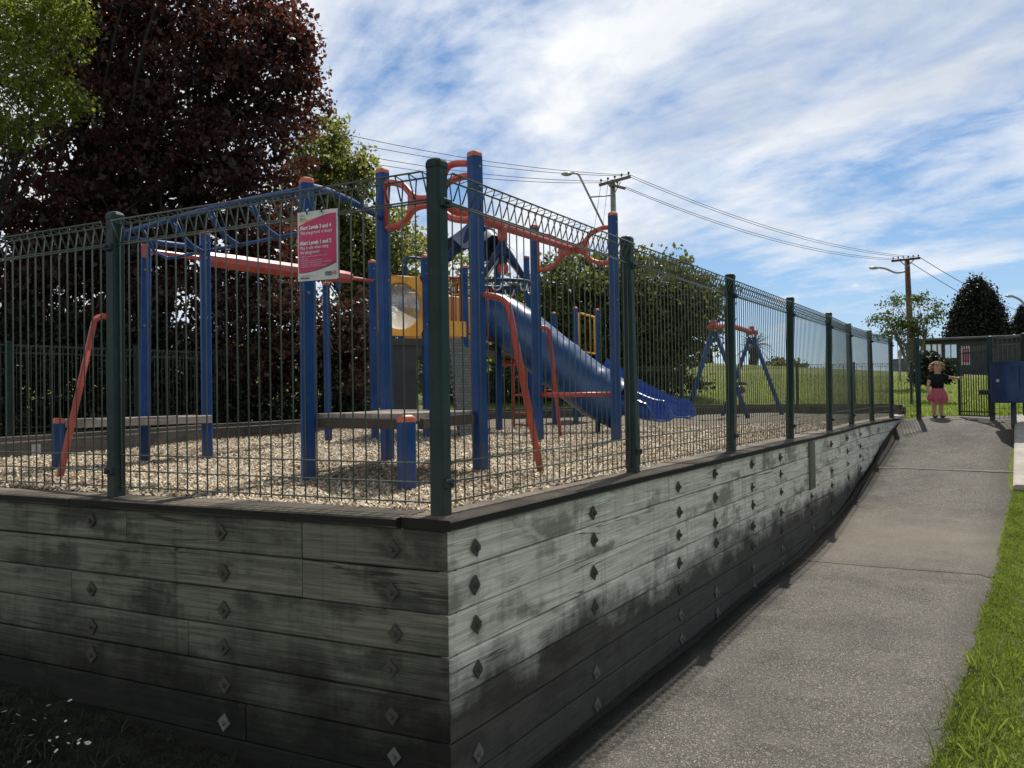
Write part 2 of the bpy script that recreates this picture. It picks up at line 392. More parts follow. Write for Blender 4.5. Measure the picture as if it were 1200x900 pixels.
def bubble():
    m, t = newmat('clear bubble plastic')
    co = t.n('ShaderNodeTexCoord').outputs['Object']
    tr = t.n('ShaderNodeBsdfTransparent', {'Color': (.75, .74, .7, 1)})
    sc = t.n('ShaderNodeBsdfTranslucent', {'Color': (.62, .58, .5, 1)})
    gl = t.n('ShaderNodeBsdfGlossy', {'Roughness': .12, 'Color': (.9, .9, .9, 1)})
    f = t.ramp(t.noise(co, 4, 4), [(.35, .45), (.65, .85)])
    a = t.n('ShaderNodeMixShader', {0: f, 1: tr.outputs[0], 2: sc.outputs[0]})
    t.out(t.n('ShaderNodeMixShader', {0: .15, 1: a.outputs[0], 2: gl.outputs[0]})); return m
M['bubble'] = bubble()
def glassm():
    m, t = newmat('window glass')
    t.out(t.n('ShaderNodeBsdfPrincipled', {'Base Color': (.5, .6, .66, 1), 'Roughness': .08, 'Metallic': .6})); return m
M['glass'] = glassm()
M['housewall'] = paint('dark house cladding', (.022, .02, .02), .7)
M['housetrim'] = paint('house trim', (.05, .06, .075), .6)
M['skin'] = paint('skin', (.5, .28, .2), .55, .05)
M['hair'] = paint('blond hair', (.4, .25, .11), .45, .6)
M['shirt'] = paint('black cotton', (.005, .005, .006), .95, .1, spec=.1)
M['shoe'] = paint('dark sandal', (.03, .02, .018), .7)
m, t = newmat('pink tulle')
t.out(t.n('ShaderNodeMixShader', {0: .4, 1: t.n('ShaderNodeBsdfPrincipled', {'Base Color': (.66, .2, .25, 1), 'Roughness': .8}).outputs[0], 2: t.n('ShaderNodeBsdfTranslucent', {'Color': (.9, .2, .22, 1)}).outputs[0]}))
M['tulle'] = m
M['eye'] = paint('dark eye', (.02, .015, .012), .3, 0)
M['lip'] = paint('lip', (.35, .12, .1), .5, 0)
M['petal'] = paint('daisy petal', (.8, .8, .78), .6, 0)
M['pollen'] = paint('daisy centre', (.7, .45, .03), .7, 0)

# ------------------------------------------------------------------ plan of the place
RPX = [(517, 600, 2.844), (742, 553, 4.29), (857, 530, 5.7), (926, 515, 7.15), (972, 505, 8.6), (998, 497, 10.0), (1022, 493.5, 11.2), (1045, 490.5, 12.3)]
RP = []
for a, b, z in RPX:
    p = D(a, b, z); p.z = 0; RP.append(p)
K = RP[0]
ld = V((-1.474, .723, 0)); LP = [K + ld*i for i in range(5)]
U = V((.53, .848, 0)).normalized(); W = V((.848, -.53, 0)).normalized()
LU = ld.normalized(); LN = V((-LU.y, LU.x, 0)); LN = LN if LN.y < 0 else -LN    # LN points to the camera side
def sw(x, y): return ((x-K.x)*U.x+(y-K.y)*U.y, (x-K.x)*W.x+(y-K.y)*W.y)
ZS = np.array([-8, -3, 0, 2, 4, 5, 6, 7.5, 8.5, 9.5, 10.2, 10.8, 11.3, 12, 14, 30])
ZZ = np.array([-1.12, -1.06, -1.02, -.985, -.95, -.93, -.88, -.74, -.6, -.41, -.25, -.12, -.04, -.01, -.02, -.03])
def zr(s): return np.interp(s, ZS, ZZ)
def zrs(s): return (zr(s-.3)+zr(s)+zr(s+.3))/3
def terrain(x, y):
    x = np.asarray(x, float); y = np.asarray(y, float)
    s = (x-K.x)*U.x+(y-K.y)*U.y; w = (x-K.x)*W.x+(y-K.y)*W.y; q = (x-K.x)*LN.x+(y-K.y)*LN.y
    lawn = zrs(s) - .05 + .05*sstep(1.28, 1.62, w) + .03*np.clip(w-1.7, 0, 6)*sstep(0, 4, w)
    left = -1.0 + .13*sstep(0, 2.2, -w) - .03*np.clip(q-.3, 0, 4)
    front = np.where(w > 0, lawn, left + (zrs(s)-.05-left)*sstep(.35, 0, -w))
    back = np.full_like(x, -.07)
    crest = np.clip(2.16+(11.8-x)*.0625, .7, 6.5)
    yy = np.clip((y-22)/26, 0, 1); hill = -.07+(crest+.07)*(yy*.55+.45*yy*yy*(3-2*yy))
    hill = np.where(y > 48, crest-(crest+2.5)*sstep(48, 120, y), hill)
    back = np.where(y > 22, hill, back)
    inside = np.minimum(-w, -q)                        # how far behind both wall lines
    k = sstep(.12, .5, inside)
    far = sstep(11.0, 12.6, s)*sstep(-.3, .2, w)
    z = front+(back-front)*np.maximum(k, sstep(14, 22, y))
    return z
def grid_sheet(name, xs, ys, zf, mat, **kw):
    X, Y = np.meshgrid(xs, ys); Z = zf(X, Y)
    v = np.stack([X, Y, Z], -1).reshape(-1, 3); nx, ny = len(xs), len(ys)
    i = np.arange(nx*ny).reshape(ny, nx)
    f = np.stack([i[:-1, :-1], i[:-1, 1:], i[1:, 1:], i[1:, :-1]], -1).reshape(-1, 4)
    return np_mesh(name, v, f, mat, smooth=True, **kw)
xs = np.concatenate([np.linspace(-700, -60, 14), np.linspace(-50, -13, 28), np.arange(-12, 12.01, .14), np.linspace(12.5, 60, 60), np.linspace(75, 700, 14)])
ys = np.concatenate([np.linspace(-300, -10, 10), np.linspace(-8, -.5, 12), np.arange(0, 14.01, .13), np.linspace(14.4, 60, 90), np.linspace(64, 140, 20), np.linspace(170, 1500, 14)])
tag(grid_sheet('ground', xs, ys, terrain, M['turf']), kind='structure')

# path (asphalt ramp)
def wright(s): return np.interp(s, [-4, 1, 3, 8, 12.3], [1.40, 1.42, 1.5, 1.63, 1.66])
ss = np.arange(-4, 12.61, .12); ws = np.linspace(0, 1, 15)
vv = []
for s in ss:
    for wv in ws:
        w0 = .13 + .25*float(sstep(11.0, 12.3, s)); w1 = wright(s) + .02*math.sin(s*5.1)+.012*math.sin(s*13.7)
        if s > 10.9: w1 = wright(s)
        w = w0+(w1-w0)*wv
        p = K+U*s+W*w
        # wheel-worn dip and lifted edges
        vv.append((p.x, p.y, float(zrs(s)) + .006*math.sin(s*2.3+w*2) + (0.0 if wv < .98 else -.015)))
# short skirt down at each side so that the slab has a thickness
vv = np.array(vv); ny, nx = len(ss), len(ws); ii = np.arange(ny*nx).reshape(ny, nx)
ff = np.stack([ii[:-1, :-1], ii[:-1, 1:], ii[1:, 1:], ii[1:, :-1]], -1).reshape(-1, 4)
sk = []; base = len(vv); ex = []
for col in (0, nx-1):
    for r in range(ny): ex.append(vv[ii[r, col]]-np.array([0, 0, .09]))
ex = np.array(ex)
for c, col in enumerate((0, nx-1)):
    for r in range(ny-1):
        a, b = ii[r, col], ii[r+1, col]; sk.append((a, b, base+c*ny+r+1, base+c*ny+r))
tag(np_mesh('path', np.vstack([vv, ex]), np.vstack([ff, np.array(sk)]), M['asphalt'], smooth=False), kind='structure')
# expansion joints cut across the path: thin dark strips
def joint_strip(sa, name, wid, mat):
    mb = MB(); n = 24; pts = []
    for i in range(n+1):
        w = .14+(float(wright(sa))-.16)*i/n
        jit = .008*math.sin(i*2.1)+.005*random.uniform(-1, 1)
        for e in (-wid, wid):
            p = K+U*(sa+jit+e)+W*w; pts.append((p.x, p.y, float(zrs(sa+e))+.0105))
    mb.add(pts, [(2*i, 2*i+2, 2*i+3, 2*i+1) for i in range(n)])
    return tag(mb.build(name, mat), kind='structure')
M['jointdark'] = paint('dirt in the joint', (.03, .027, .02), .9)
M['jointpale'] = paint('mortar joint', (.17, .155, .13), .9)
joint_strip(4.55, 'path', .009, M['jointdark'])
joint_strip(8.75, 'path', .014, M['jointpale'])
# concrete edging strip between gutter and path
mb = MB(); pts = []; sl = np.arange(-1, 11.0, .2)
for s in sl:
    for w, dz in ((.075, -.10), (.075, -.012), (.128, -.004), (.128, -.10)):
        p = K+U*s+W*(w+.012*math.sin(s*3)); pts.append((p.x, p.y, float(zrs(s))+dz))
n = len(sl)
mb.add(pts, [(4*i+k, 4*i+k+1, 4*i+4+k+1, 4*i+4+k) for i in range(n-1) for k in range(3)])
tag(mb.build('kerb', M['asphalt']), kind='structure')
# concrete slab beside the ramp top
mb = MB(); pts = []; sl = np.arange(7.95, 11.6, .2)
for s in sl:
    for w, dz in ((1.60, -.12), (1.60, .05), (1.625, .065), (3.4, .09), (3.4, -.12)):
        p = K+U*s+W*w; pts.append((p.x, p.y, float(zrs(s))+dz))
n = len(sl)
mb.add(pts, [(5*i+k, 5*i+k+1, 5*i+5+k+1, 5*i+5+k) for i in range(n-1) for k in range(4)]+[(0, 1, 2, 3, 4)])
tag(mb.build('pavement', M['concrete']), kind='structure')

# playground bark sheet
far_px = [(1062, 486.5), (1045, 484.3), (950, 484), (850, 484.5), (700, 487), (575, 491), (480, 497), (405, 504), (345, 509.5), (300, 513), (240, 517.5), (150, 527), (0, 541), (-150, 556)]
far = [G(a, b, BARK) for a, b in far_px]
inR = [p - W*.06 for p in RP]; inL = [p - LN*.06 for p in LP]
poly = [K - W*.06 - LN*.06] + inR[1:] + far + [inL[3], inL[2], inL[1]]
import bmesh
bm = bmesh.new(); bv = [bm.verts.new((p.x, p.y, BARK)) for p in poly]; bm.faces.new(bv)
bmesh.ops.triangulate(bm, faces=bm.faces[:])
bmesh.ops.subdivide_edges(bm, edges=bm.edges[:], cuts=10, use_grid_fill=True)
for v in bm.verts:
    if not any((v.co-b).length < .02 for b in [V((p.x, p.y, BARK)) for p in poly]):
        v.co.z += .018*math.sin(v.co.x*2.1)*math.cos(v.co.y*1.7)+.008*math.sin(v.co.x*7+v.co.y*5)-.012
me = bpy.data.meshes.new('bark_ground'); bm.to_mesh(me); bm.free()
for f in me.polygons: f.use_smooth = True
tag(finish(me, 'bark_ground', M['barksurf'], None, V((0, 0, 0))), kind='structure')

# ------------------------------------------------------------------ loose wood chips, grass, weeds
PX = np.array([p.x for p in poly]); PY = np.array([p.y for p in poly])
def inside_poly(x, y):
    r = np.zeros(len(x), bool); j = len(PX)-1
    for i in range(len(PX)):
        c = ((PY[i] > y) != (PY[j] > y)) & (x < (PX[j]-PX[i])*(y-PY[i])/(PY[j]-PY[i]+1e-12)+PX[i]); r ^= c; j = i
    return r
def flat_quads(c, size, asp, tilt, rg):
    n = len(c); th = rg.uniform(0, 2*np.pi, n); ti = np.clip(rg.normal(0, tilt, n), -.75, .75); ti2 = np.clip(rg.normal(0, tilt, n), -.75, .75)
    L = size*rg.uniform(.5, 1.4, n); Wd = L*asp*rg.uniform(.6, 1.3, n)
    a = np.stack([np.cos(th), np.sin(th), np.tan(ti)], 1)*L[:, None]*.5
    b = np.stack([-np.sin(th), np.cos(th), np.tan(ti2)], 1)*Wd[:, None]*.5
    v = np.stack([c-a-b*.7, c+a*.9-b, c+a+b*.7, c-a*.9+b], 1).reshape(-1, 3)
    return v, np.arange(4*n).reshape(n, 4)
N = 560000; yy = 2.7/(1-rng.uniform(0, 1, N)*(1-2.7/11)); xx = (rng.uniform(-.95, .75, N))*yy
ok = inside_poly(xx, yy); xx, yy = xx[ok], yy[ok]
print('chips', len(xx)); 
c = np.stack([xx, yy, BARK+.004+rng.uniform(0, .022, len(xx))+.012*np.sin(xx*2.1)*np.cos(yy*1.7)], 1)
v, f = flat_quads(c, .022, .42, .4, rng)
tag(np_mesh('ground_cover', v, f, M['chip'], var=np.clip(rng.normal(.5, .3, len(f))-.22*(np.sin(xx*1.9+np.sin(yy*1.3))*np.cos(yy*2.3+xx) > .45), 0, 1)), 'loose pale wood chips covering the playground floor', 'wood chips', kind='stuff')

def blades(x, y, zb, h, wid, lean, rg):
    n = len(x); th = rg.uniform(0, 2*np.pi, n); la = rg.uniform(0, 2*np.pi, n); lv = rg.gamma(2, lean/2, n)
    d = np.stack([np.cos(th), np.sin(th), np.zeros(n)], 1)*wid[:, None]*.5
    l = np.stack([np.cos(la)*lv, np.sin(la)*lv, np.ones(n)], 1); l /= np.linalg.norm(l, axis=1)[:, None]
    l2 = np.stack([np.cos(la)*lv*2.6, np.sin(la)*lv*2.6, np.ones(n)*.8], 1); l2 /= np.linalg.norm(l2, axis=1)[:, None]
    b = np.stack([x, y, zb-.006], 1); mid = b+l*h[:, None]*.55; tip = mid+l2*h[:, None]*.5
    v = np.stack([b-d, b+d, mid+d*.8, mid-d*.8, tip+d*.12, tip-d*.12], 1).reshape(-1, 3)
    i = np.arange(n)[:, None]*6
    f = np.concatenate([i+np.array([[0, 1, 2, 3]]), i+np.array([[3, 2, 4, 5]])], 1).reshape(-1, 4)
    return v, f
n = 230000
s_ = rng.uniform(-1.2, 8.0, n); w_ = wright(s_) + np.abs(rng.normal(0, 1, n))**1.3*.85 + rng.normal(0, .018, n) - .02
clump = np.sin(s_*9.7+np.sin(w_*8)*2)*np.sin(w_*11+s_*3)
p = np.array(K)[None, :]+np.outer(s_, np.array(U))+np.outer(w_, np.array(W))
h = rng.uniform(.016, .036, n)*(1+.45*clump)
edge = w_-wright(s_); tuft = (rng.uniform(0, 1, n) < .012*(s_ < 2.6)*(edge < .22)); h = np.where(tuft, rng.uniform(.09, .2, n), h)
zt = terrain(p[:, 0], p[:, 1]); zt = np.where(edge < .3, np.maximum(zt, zrs(s_)-.012), zt)
v, f = blades(p[:, 0], p[:, 1], zt, h, np.where(tuft, .007, .0045)*rng.uniform(.7, 1.4, n), .55, rng)
va = np.repeat(np.clip(rng.normal(.42, .3, n)+.2*clump-.25*(np.sin(s_*4.1+w_*3)*np.sin(w_*6-s_*2) > .5), 0, 1), 2)
tag(np_mesh('grass', v, f, M['grassb'], var=va), 'short mown green grass along the edge of the path', 'grass', kind='stuff')
# weeds in the shade at the foot of the left wall
n = 52000
t_ = rng.uniform(-.2, 4.2, n); q_ = np.abs(rng.normal(0.75, .42, n))+.1
keep = (rng.uniform(0, 1, n) < np.clip(.10+.9*sstep(.9, 2.0, t_)*sstep(.2, .75, q_), 0, 1)); t_, q_ = t_[keep], q_[keep]
p = np.array(K)[None, :]+np.outer(t_, np.array(LU))+np.outer(q_, np.array(LN)); n = len(p)
v, f = blades(p[:, 0], p[:, 1], terrain(p[:, 0], p[:, 1]), rng.uniform(.02, .075, n), rng.uniform(.004, .011, n), .8, rng)
tag(np_mesh('weeds', v, f, M['weed'], var=np.repeat(rng.uniform(0, 1, n), 2)), 'low shaded grass and weeds growing below the dark wall face', 'weeds', kind='stuff')
# longer rough grass on the bank beyond the fences
n = 60000
yv = 12.8+(rng.uniform(0, 1, n)**1.3)*24; xv = yv*rng.uniform(.0, .72, n)+rng.uniform(-1, 1, n)
ok = ~inside_poly(xv, yv) & ~((yv < 14.2) & (xv < 6.3)); sx_, wx_ = sw(xv, yv); ok &= ~((wx_ < 1.75) & (sx_ < 12.6)) & ~((wx_ < 3.5) & (sx_ < 11.7))
xv, yv = xv[ok], yv[ok]; n = len(xv)
v, f = blades(xv, yv, terrain(xv, yv), rng.uniform(.05, .13, n), rng.uniform(.012, .026, n), .5, rng)
tag(np_mesh('grass', v, f, M['grassb'], var=np.repeat(np.clip(rng.normal(.6, .25, n), 0, 1), 2)), 'sunlit meadow grass on the bank beyond the far fence', 'grass', kind='stuff')

# daisies
dpx = [(5, 834), (15, 848), (40, 844), (53, 842), (57, 827), (77, 845), (81, 860), (67, 864), (58, 868), (62, 874), (66, 880), (93, 867), (103, 871), (80, 871), (28, 862), (36, 862), (82, 821), (21, 838), (92, 871), (34, 893), (100, 870)]
daisy_me = None
for i, (a, b) in enumerate(dpx):
    d = ray(a, b); pt = None
    for k in range(200, 700):
        q = V((0, 0, CAMZ))+d*(k*.01)
        if q.z <= float(terrain(q.x, q.y))+.06: pt = q; break
    if pt is None: continue
    if daisy_me is None:
        mb = MB()
        for k in range(11):
            g = 2*math.pi*k/11; c_, s2 = math.cos(g), math.sin(g)
            mb.add([(.003*c_+.0025*s2, .003*s2-.0025*c_, 0), (.013*c_+.003*s2, .013*s2-.003*c_, .002), (.013*c_-.003*s2, .013*s2+.003*c_, .002), (.003*c_-.0025*s2, .003*s2+.0025*c_, 0)], [(0, 1, 2, 3)])
        mb.sphere((0, 0, .001), .0042, 8, 5, (1, 1, .6), mi=1)
        mb.tube([(0, 0, 0), (.004, .002, -.03), (.002, 0, -.07)], .0008, 5, mi=2)
        o = mb.build('daisy', [M['petal'], M['pollen'], M['weed']], None, V((0, 0, 0))); daisy_me = o
    else:
        o = daisy_me.copy(); COL.objects.link(o)
    o.location = pt; k = random.uniform(.4, .85)*(1.15 if i in (1, 11) else 1); o.scale = (k, k, k)
    o.rotation_euler = (random.uniform(.2, .7), random.uniform(-.3, .3), random.uniform(0, 6))
    tag(o, 'small white daisy in the shaded weeds at the foot of the dark wall face', 'daisy', 'white daisies in the shaded weeds')

# ------------------------------------------------------------------ timber retaining wall
wall = thing('retaining_wall', 'weathered timber plank retaining wall with diamond bolt plates holding up the playground', 'retaining wall', (K.x, K.y, -1.0))
def outline(pts, off, nrm_first):
    out = []
    for i, p in enumerate(pts):
        a = pts[max(i-1, 0)]; b = pts[min(i+1, len(pts)-1)]; d = (b-a).normalized(); n_ = V((d.y, -d.x, 0))
        if n_.dot(nrm_first) < 0: n_ = -n_
        out.append(p+n_*off)
    return out
cornerF = K + (W + LN*(1-W.dot(LN))/(1-W.dot(LN)**2+1e-6)*0)  # placeholder, replaced below
def isect(p, d, q, e):
    den = d.x*e.y-d.y*e.x; t_ = ((q.x-p.x)*e.y-(q.y-p.y)*e.x)/den; return p+d*t_
dR = (RP[1]-RP[0]).normalized(); nR = V((dR.y, -dR.x, 0)); nR = nR if nR.x > 0 else -nR
def corner(off): return isect(K+nR*off, dR, K+LN*off, LU)
FACE = .085
faceR = outline(RP, FACE, W); faceR[0] = corner(FACE)
faceL = [p+LN*FACE for p in LP]; faceL[0] = corner(FACE)
class Path:
    def __init__(s, pts): s.p = pts; s.c = [0]
    def len(s): return s.c[-1]
    def prep(s):
        for a, b in zip(s.p[:-1], s.p[1:]): s.c.append(s.c[-1]+(b-a).length)
        return s
    def at(s, d):
        d = max(0, d)
        for i in range(len(s.p)-1):
            if d <= s.c[i+1] or i == len(s.p)-2:
                a, b = s.p[i], s.p[i+1]; u = (b-a).normalized(); return a+u*(d-s.c[i]), u
pR, pL = Path(faceR).prep(), Path(faceL).prep()
def sweep_plank(mb, path, nsign, d0, d1, z0, z1, thick, uo, bow=0.0, step=.35, tw=0.0):
    n_ = max(2, int((d1-d0)/step)+1); pts = []; uvs = []
    ch = .006
    for i in range(n_+1):
        d = d0+(d1-d0)*i/n_; p, u = path.at(d); n2 = V((u.y, -u.x, 0)); n2 = n2 if n2.dot(nsign) > 0 else -n2
        dz = bow*math.sin(math.pi*i/n_)
        prof = [(0, z1-ch), (-ch, z1), (-thick, z1), (-thick, z0), (-ch, z0), (0, z0+ch)]
        for o_, zz in prof:
            q = p+n2*(o_+tw*(zz-z0)); pts.append((q.x, q.y, zz+dz)); uvs.append((d+uo[0], zz+uo[1]))
    fs = []
    for i in range(n_):
        for k in range(6):
            a = 6*i+k; b = 6*i+(k+1) % 6; fs.append((a, b, b+6, a+6))
    fs += [(5, 4, 3, 2, 1, 0), tuple(6*n_+k for k in range(6))]
    mb.add(pts, fs, False, uvs)
BH = .1425; CAPT = .036
def ground_at(path, nsign, d):
    p, u = path.at(d); n2 = V((u.y, -u.x, 0)); n2 = n2 if n2.dot(nsign) > 0 else -n2; q = p+n2*.25
    return float(terrain(q.x, q.y))
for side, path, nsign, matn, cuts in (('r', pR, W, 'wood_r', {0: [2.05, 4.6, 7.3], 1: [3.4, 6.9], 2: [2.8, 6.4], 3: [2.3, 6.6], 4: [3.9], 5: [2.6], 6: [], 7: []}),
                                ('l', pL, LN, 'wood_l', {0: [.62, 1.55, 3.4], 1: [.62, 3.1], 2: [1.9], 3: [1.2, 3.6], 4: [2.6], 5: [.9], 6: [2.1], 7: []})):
    L = path.len()
    for i in range(8):
        z1 = -CAPT-.002-i*BH; z0 = z1-BH+.004
        ends = [0.0]+cuts[i]+[L]
        # course stops where the path has climbed above it
        mx = L
        for d in np.arange(L, 0, -.2):
            if ground_at(path, nsign, d) < z1+.03: mx = d+.3; break
        for a, b in zip(ends[:-1], ends[1:]):
            b = min(b, mx)
            if b-a < .15: continue
            mb = MB(); off = random.uniform(-.003, .003); tw = random.uniform(-.012, .012)
            shifted = Path([p+nsign*off for p in path.p]).prep()
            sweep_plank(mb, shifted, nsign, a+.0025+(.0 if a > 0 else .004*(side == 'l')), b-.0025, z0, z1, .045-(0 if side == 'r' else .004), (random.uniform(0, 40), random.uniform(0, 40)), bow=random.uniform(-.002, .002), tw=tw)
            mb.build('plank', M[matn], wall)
# dark backing so that the joints read as gaps
mb = MB()
for path, nsign in ((pR, W), (pL, LN)):
    pts = []
    for p in path.p:
        q = p-nsign*.05; pts += [(q.x, q.y, -CAPT-.01), (q.x, q.y, -1.25)]
    mb.add(pts, [(2*i, 2*i+1, 2*i+3, 2*i+2) for i in range(len(path.p)-1)])
mb.build('backing', M['black'], wall)
# cap boards
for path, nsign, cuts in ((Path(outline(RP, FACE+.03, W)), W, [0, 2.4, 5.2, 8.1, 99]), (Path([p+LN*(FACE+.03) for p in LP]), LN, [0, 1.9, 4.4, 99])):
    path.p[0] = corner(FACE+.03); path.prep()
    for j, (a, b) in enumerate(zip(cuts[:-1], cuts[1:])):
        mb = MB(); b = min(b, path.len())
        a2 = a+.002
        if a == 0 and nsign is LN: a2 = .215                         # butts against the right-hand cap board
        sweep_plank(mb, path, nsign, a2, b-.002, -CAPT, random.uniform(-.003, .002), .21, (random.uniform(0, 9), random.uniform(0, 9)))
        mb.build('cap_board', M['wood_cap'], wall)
# corner piece fills
# diamond plates with bolt
def plate(pos, u, n_, mat, sz=.03):
    mb = MB(); up = V((0, 0, 1)); w_ = sz*random.uniform(.92, 1.05); a = random.uniform(-.12, .12)
    ux = u*math.cos(a)+up*math.sin(a); uz = up*math.cos(a)-u*math.sin(a)
    q = [pos+ux*w_, pos+uz*w_*1.15, pos-ux*w_, pos-uz*w_*1.15]
    mb.add([p+n_*.001 for p in q]+[p+n_*.007 for p in q], [(4, 5, 6, 7), (0, 1, 5, 4), (1, 2, 6, 5), (2, 3, 7, 6), (3, 0, 4, 7)])
    o = mb.build('bolt_plate', mat, wall)
    b = MB(); b.tube([pos+n_*.006, pos+n_*.02], .009, 6, smooth=False); b.build('bolt', mat, o)
def wall_point(path, px):
    best = None
    for i in range(len(path.p)-1):
        a, b = path.p[i], path.p[i+1]; q = PL(px, 650, a.copy(), b.copy())
        u = (b-a).normalized(); d = (V((q.x, q.y, 0))-a).dot(u)
        if -.01 <= d <= (b-a).length+.01: return path.c[i]+d
for path, nsign, pxs in ((pR, W, [556, 694, 795, 838, 882, 916, 952, 976, 995, 1010]), (pL, LN, [460, 262, 108, -60])):
    for px in pxs:
        d = wall_point(path, px)
        if d is None: d = 3.3
        p, u = path.at(d); n2 = V((u.y, -u.x, 0)); n2 = n2 if n2.dot(nsign) > 0 else -n2
        for i in range(7):
            zc = -CAPT-BH*(i+.5)+random.uniform(-.012, .012)
            if zc < ground_at(path, nsign, d)+(.05 if path is pL else -.03): continue
            if random.random() < .06: continue
            pp = p+n2*.004+u*random.uniform(-.012, .012); pp.z = zc
            plate(pp, u, n2, M['plate'] if i < 5 else M['plategalv'])
# thin upright board added in place of a dark stain on the right face
d = wall_point(pR, 952); p, u = pR.at(d); n2 = V((u.y, -u.x, 0)); n2 = n2 if n2.x > 0 else -n2
mb = MB(); mb.box(p+n2*.012+V((0, 0, -.26)), (.19, .02, .42), M=Matrix((u, n2, V((0, 0, 1)))).transposed()); mb.build('stain_board', M['wood_l'], wall)

# ------------------------------------------------------------------ mesh fences
def panel(mb, a, b, nrm, H=1.2, sp=.0555, r=.0035, zb=.0, ends=True, sag=0.0):
    d = (b-a); L = d.length; u = d/L; up = V((0, 0, 1)); n_ = max(3, int(round(L/sp)))
    zA, zB, zC = H*.918, H*.985, H*.99
    def prof(x): 
        o = a+u*x
        return [o+up*(.028+zb), o+up*zA, o+up*zB-nrm*.01, o+up*zC+nrm*.042, o+up*(zA+.004)+nrm*.006]
    for i in range(n_+1):
        x = L*i/n_
        mb.tube(prof(x), r, 4, smooth=True)
    for (z, o_) in ((.041, .005), (.11, .005), (.178, .005), (zA, -.004), (zB, -.013), (zC, .044), (zA-.012, .008)):
        mb.tube([a+up*(z+(zb if z < .5 else 0))+nrm*o_, b+up*(z+(zb if z < .5 else 0))+nrm*o_], r*1.1, 4)
def post(mb, p, H=1.2, w=.033, rz=0.0, lean=(0, 0), foot=True, base=0.0):
    c = w*.28; sec = [(-w+c, -w), (w-c, -w), (w, -w+c), (w, w-c), (w-c, w), (-w+c, w), (-w, w-c), (-w, -w+c)]
    cs, sn = math.cos(rz), math.sin(rz); vs = []
    lv = [(base, 1), (H-.03, 1)]
    for z, k in lv:
        for x, y in sec: vs.append((p.x+(x*cs-y*sn)*k+lean[0]*z, p.y+(x*sn+y*cs)*k+lean[1]*z, p.z+z))
    fs = [(k, (k+1) % 8, (k+1) % 8+8, k+8) for k in range(8)]
    mb.add(vs, fs)
def post_cap(mb, p, H, w, rz, lean):
    cs, sn = math.cos(rz), math.sin(rz); vs = []; w2 = w*1.1; c = w2*.35
    for z, k in ((H-.03, 1.0), (H-.012, 1.0), (H-.003, .86), (H+.003, .55)):
        for x, y in [(-w2+c, -w2), (w2-c, -w2), (w2, -w2+c), (w2, w2-c), (w2-c, w2), (-w2+c, w2), (-w2, w2-c), (-w2, -w2+c)]:
            vs.append((p.x+(x*cs-y*sn)*k+lean[0]*z, p.y+(x*sn+y*cs)*k+lean[1]*z, p.z+z))
    fs = [(8*r+k, 8*r+(k+1) % 8, 8*r+8+(k+1) % 8, 8*r+8+k) for r in range(3) for k in range(8)]+[tuple(24+k for k in range(8))]
    mb.add(vs, fs)
def fence(label, pts, nrm, H=1.2, posts=None, cat='fence', group=None, r=.0034, leans=None, sp=.0555, w=.0295):
    root = thing('mesh_fence', label, cat, pts[0], group)
    for i, p in enumerate(pts):
        if posts is not None and i not in posts: continue
        a = pts[max(i-1, 0)]; b = pts[min(i+1, len(pts)-1)]; rz = math.atan2((b-a).y, (b-a).x)
        ln = leans[i] if leans else (random.uniform(-.008, .008), random.uniform(-.006, .006))
        mb = MB(); post(mb, p, H+.035, w, rz, ln, base=-.02 if p.z > -.05 else -.05); o = mb.build('fence_post', M['green'], root, p)
        mb = MB(); post_cap(mb, p, H+.035, w, rz, ln); mb.build('post_cap', M['green'], o, p)
        for z in (.11, H*.9):
            mb = MB(); q = p+V((0, 0, z))+V((ln[0]*z, ln[1]*z, 0)); mb.box(q+V(nrm)*(w+.008), (.05, .014, .03), rz=rz, ch=.003); mb.tube([q+V(nrm)*(w+.012), q+V(nrm)*(w+.024)], .007, 6)
            mb.build('bracket', M['green'], o, p)
    for a, b in zip(pts[:-1], pts[1:]):
        u = (b-a).normalized(); n2 = V((u.y, -u.x, 0)); n2 = n2 if n2.dot(V(nrm)) > 0 else -n2
        mb = MB(); panel(mb, a+u*(w+.004), b-u*(w+.004), n2, H, r=r, sp=sp); mb.build('mesh_panel', M['wire'], root, a)
    return root
fence('green roll-top mesh fence along the sloping path, above the pale wall face', [p.copy() for p in RP], W,
      leans=[(0, 0), (-.012, 0), (.012, 0), (.02, 0), (.014, 0), (-.012, 0), (-.012, 0), (.004, 0)])
fence('green roll-top mesh fence carrying the crimson notice above the dark wall face', [p.copy() for p in LP], LN, posts=[1, 2, 3, 4])
farf = [V(p) for p in ((-8.05, 7.4, 0), (-7.07, 8.66, 0), (-6.1, 9.93, 0), (-5.13, 11.2, 0), (-4.16, 12.5, 0), (-3.3, 13.8, 0), (-2.7, 15.4, 0), (-2.2, 17.0, 0), (-1.5, 18.6, 0), (-.3, 19.8, 0), (1.2, 20.6, 0), (2.8, 21.2, 0), (4.5, 21.8, 0), (6.2, 22.3, 0), (7.9, 22.7, 0), (9.6, 23, 0), (11.3, 23.2, 0))]
for p in farf: p.z = float(terrain(p.x, p.y))
fence('dark green mesh fence along the far side of the playground below the grass bank', farf, (0, -1, 0), r=.003)

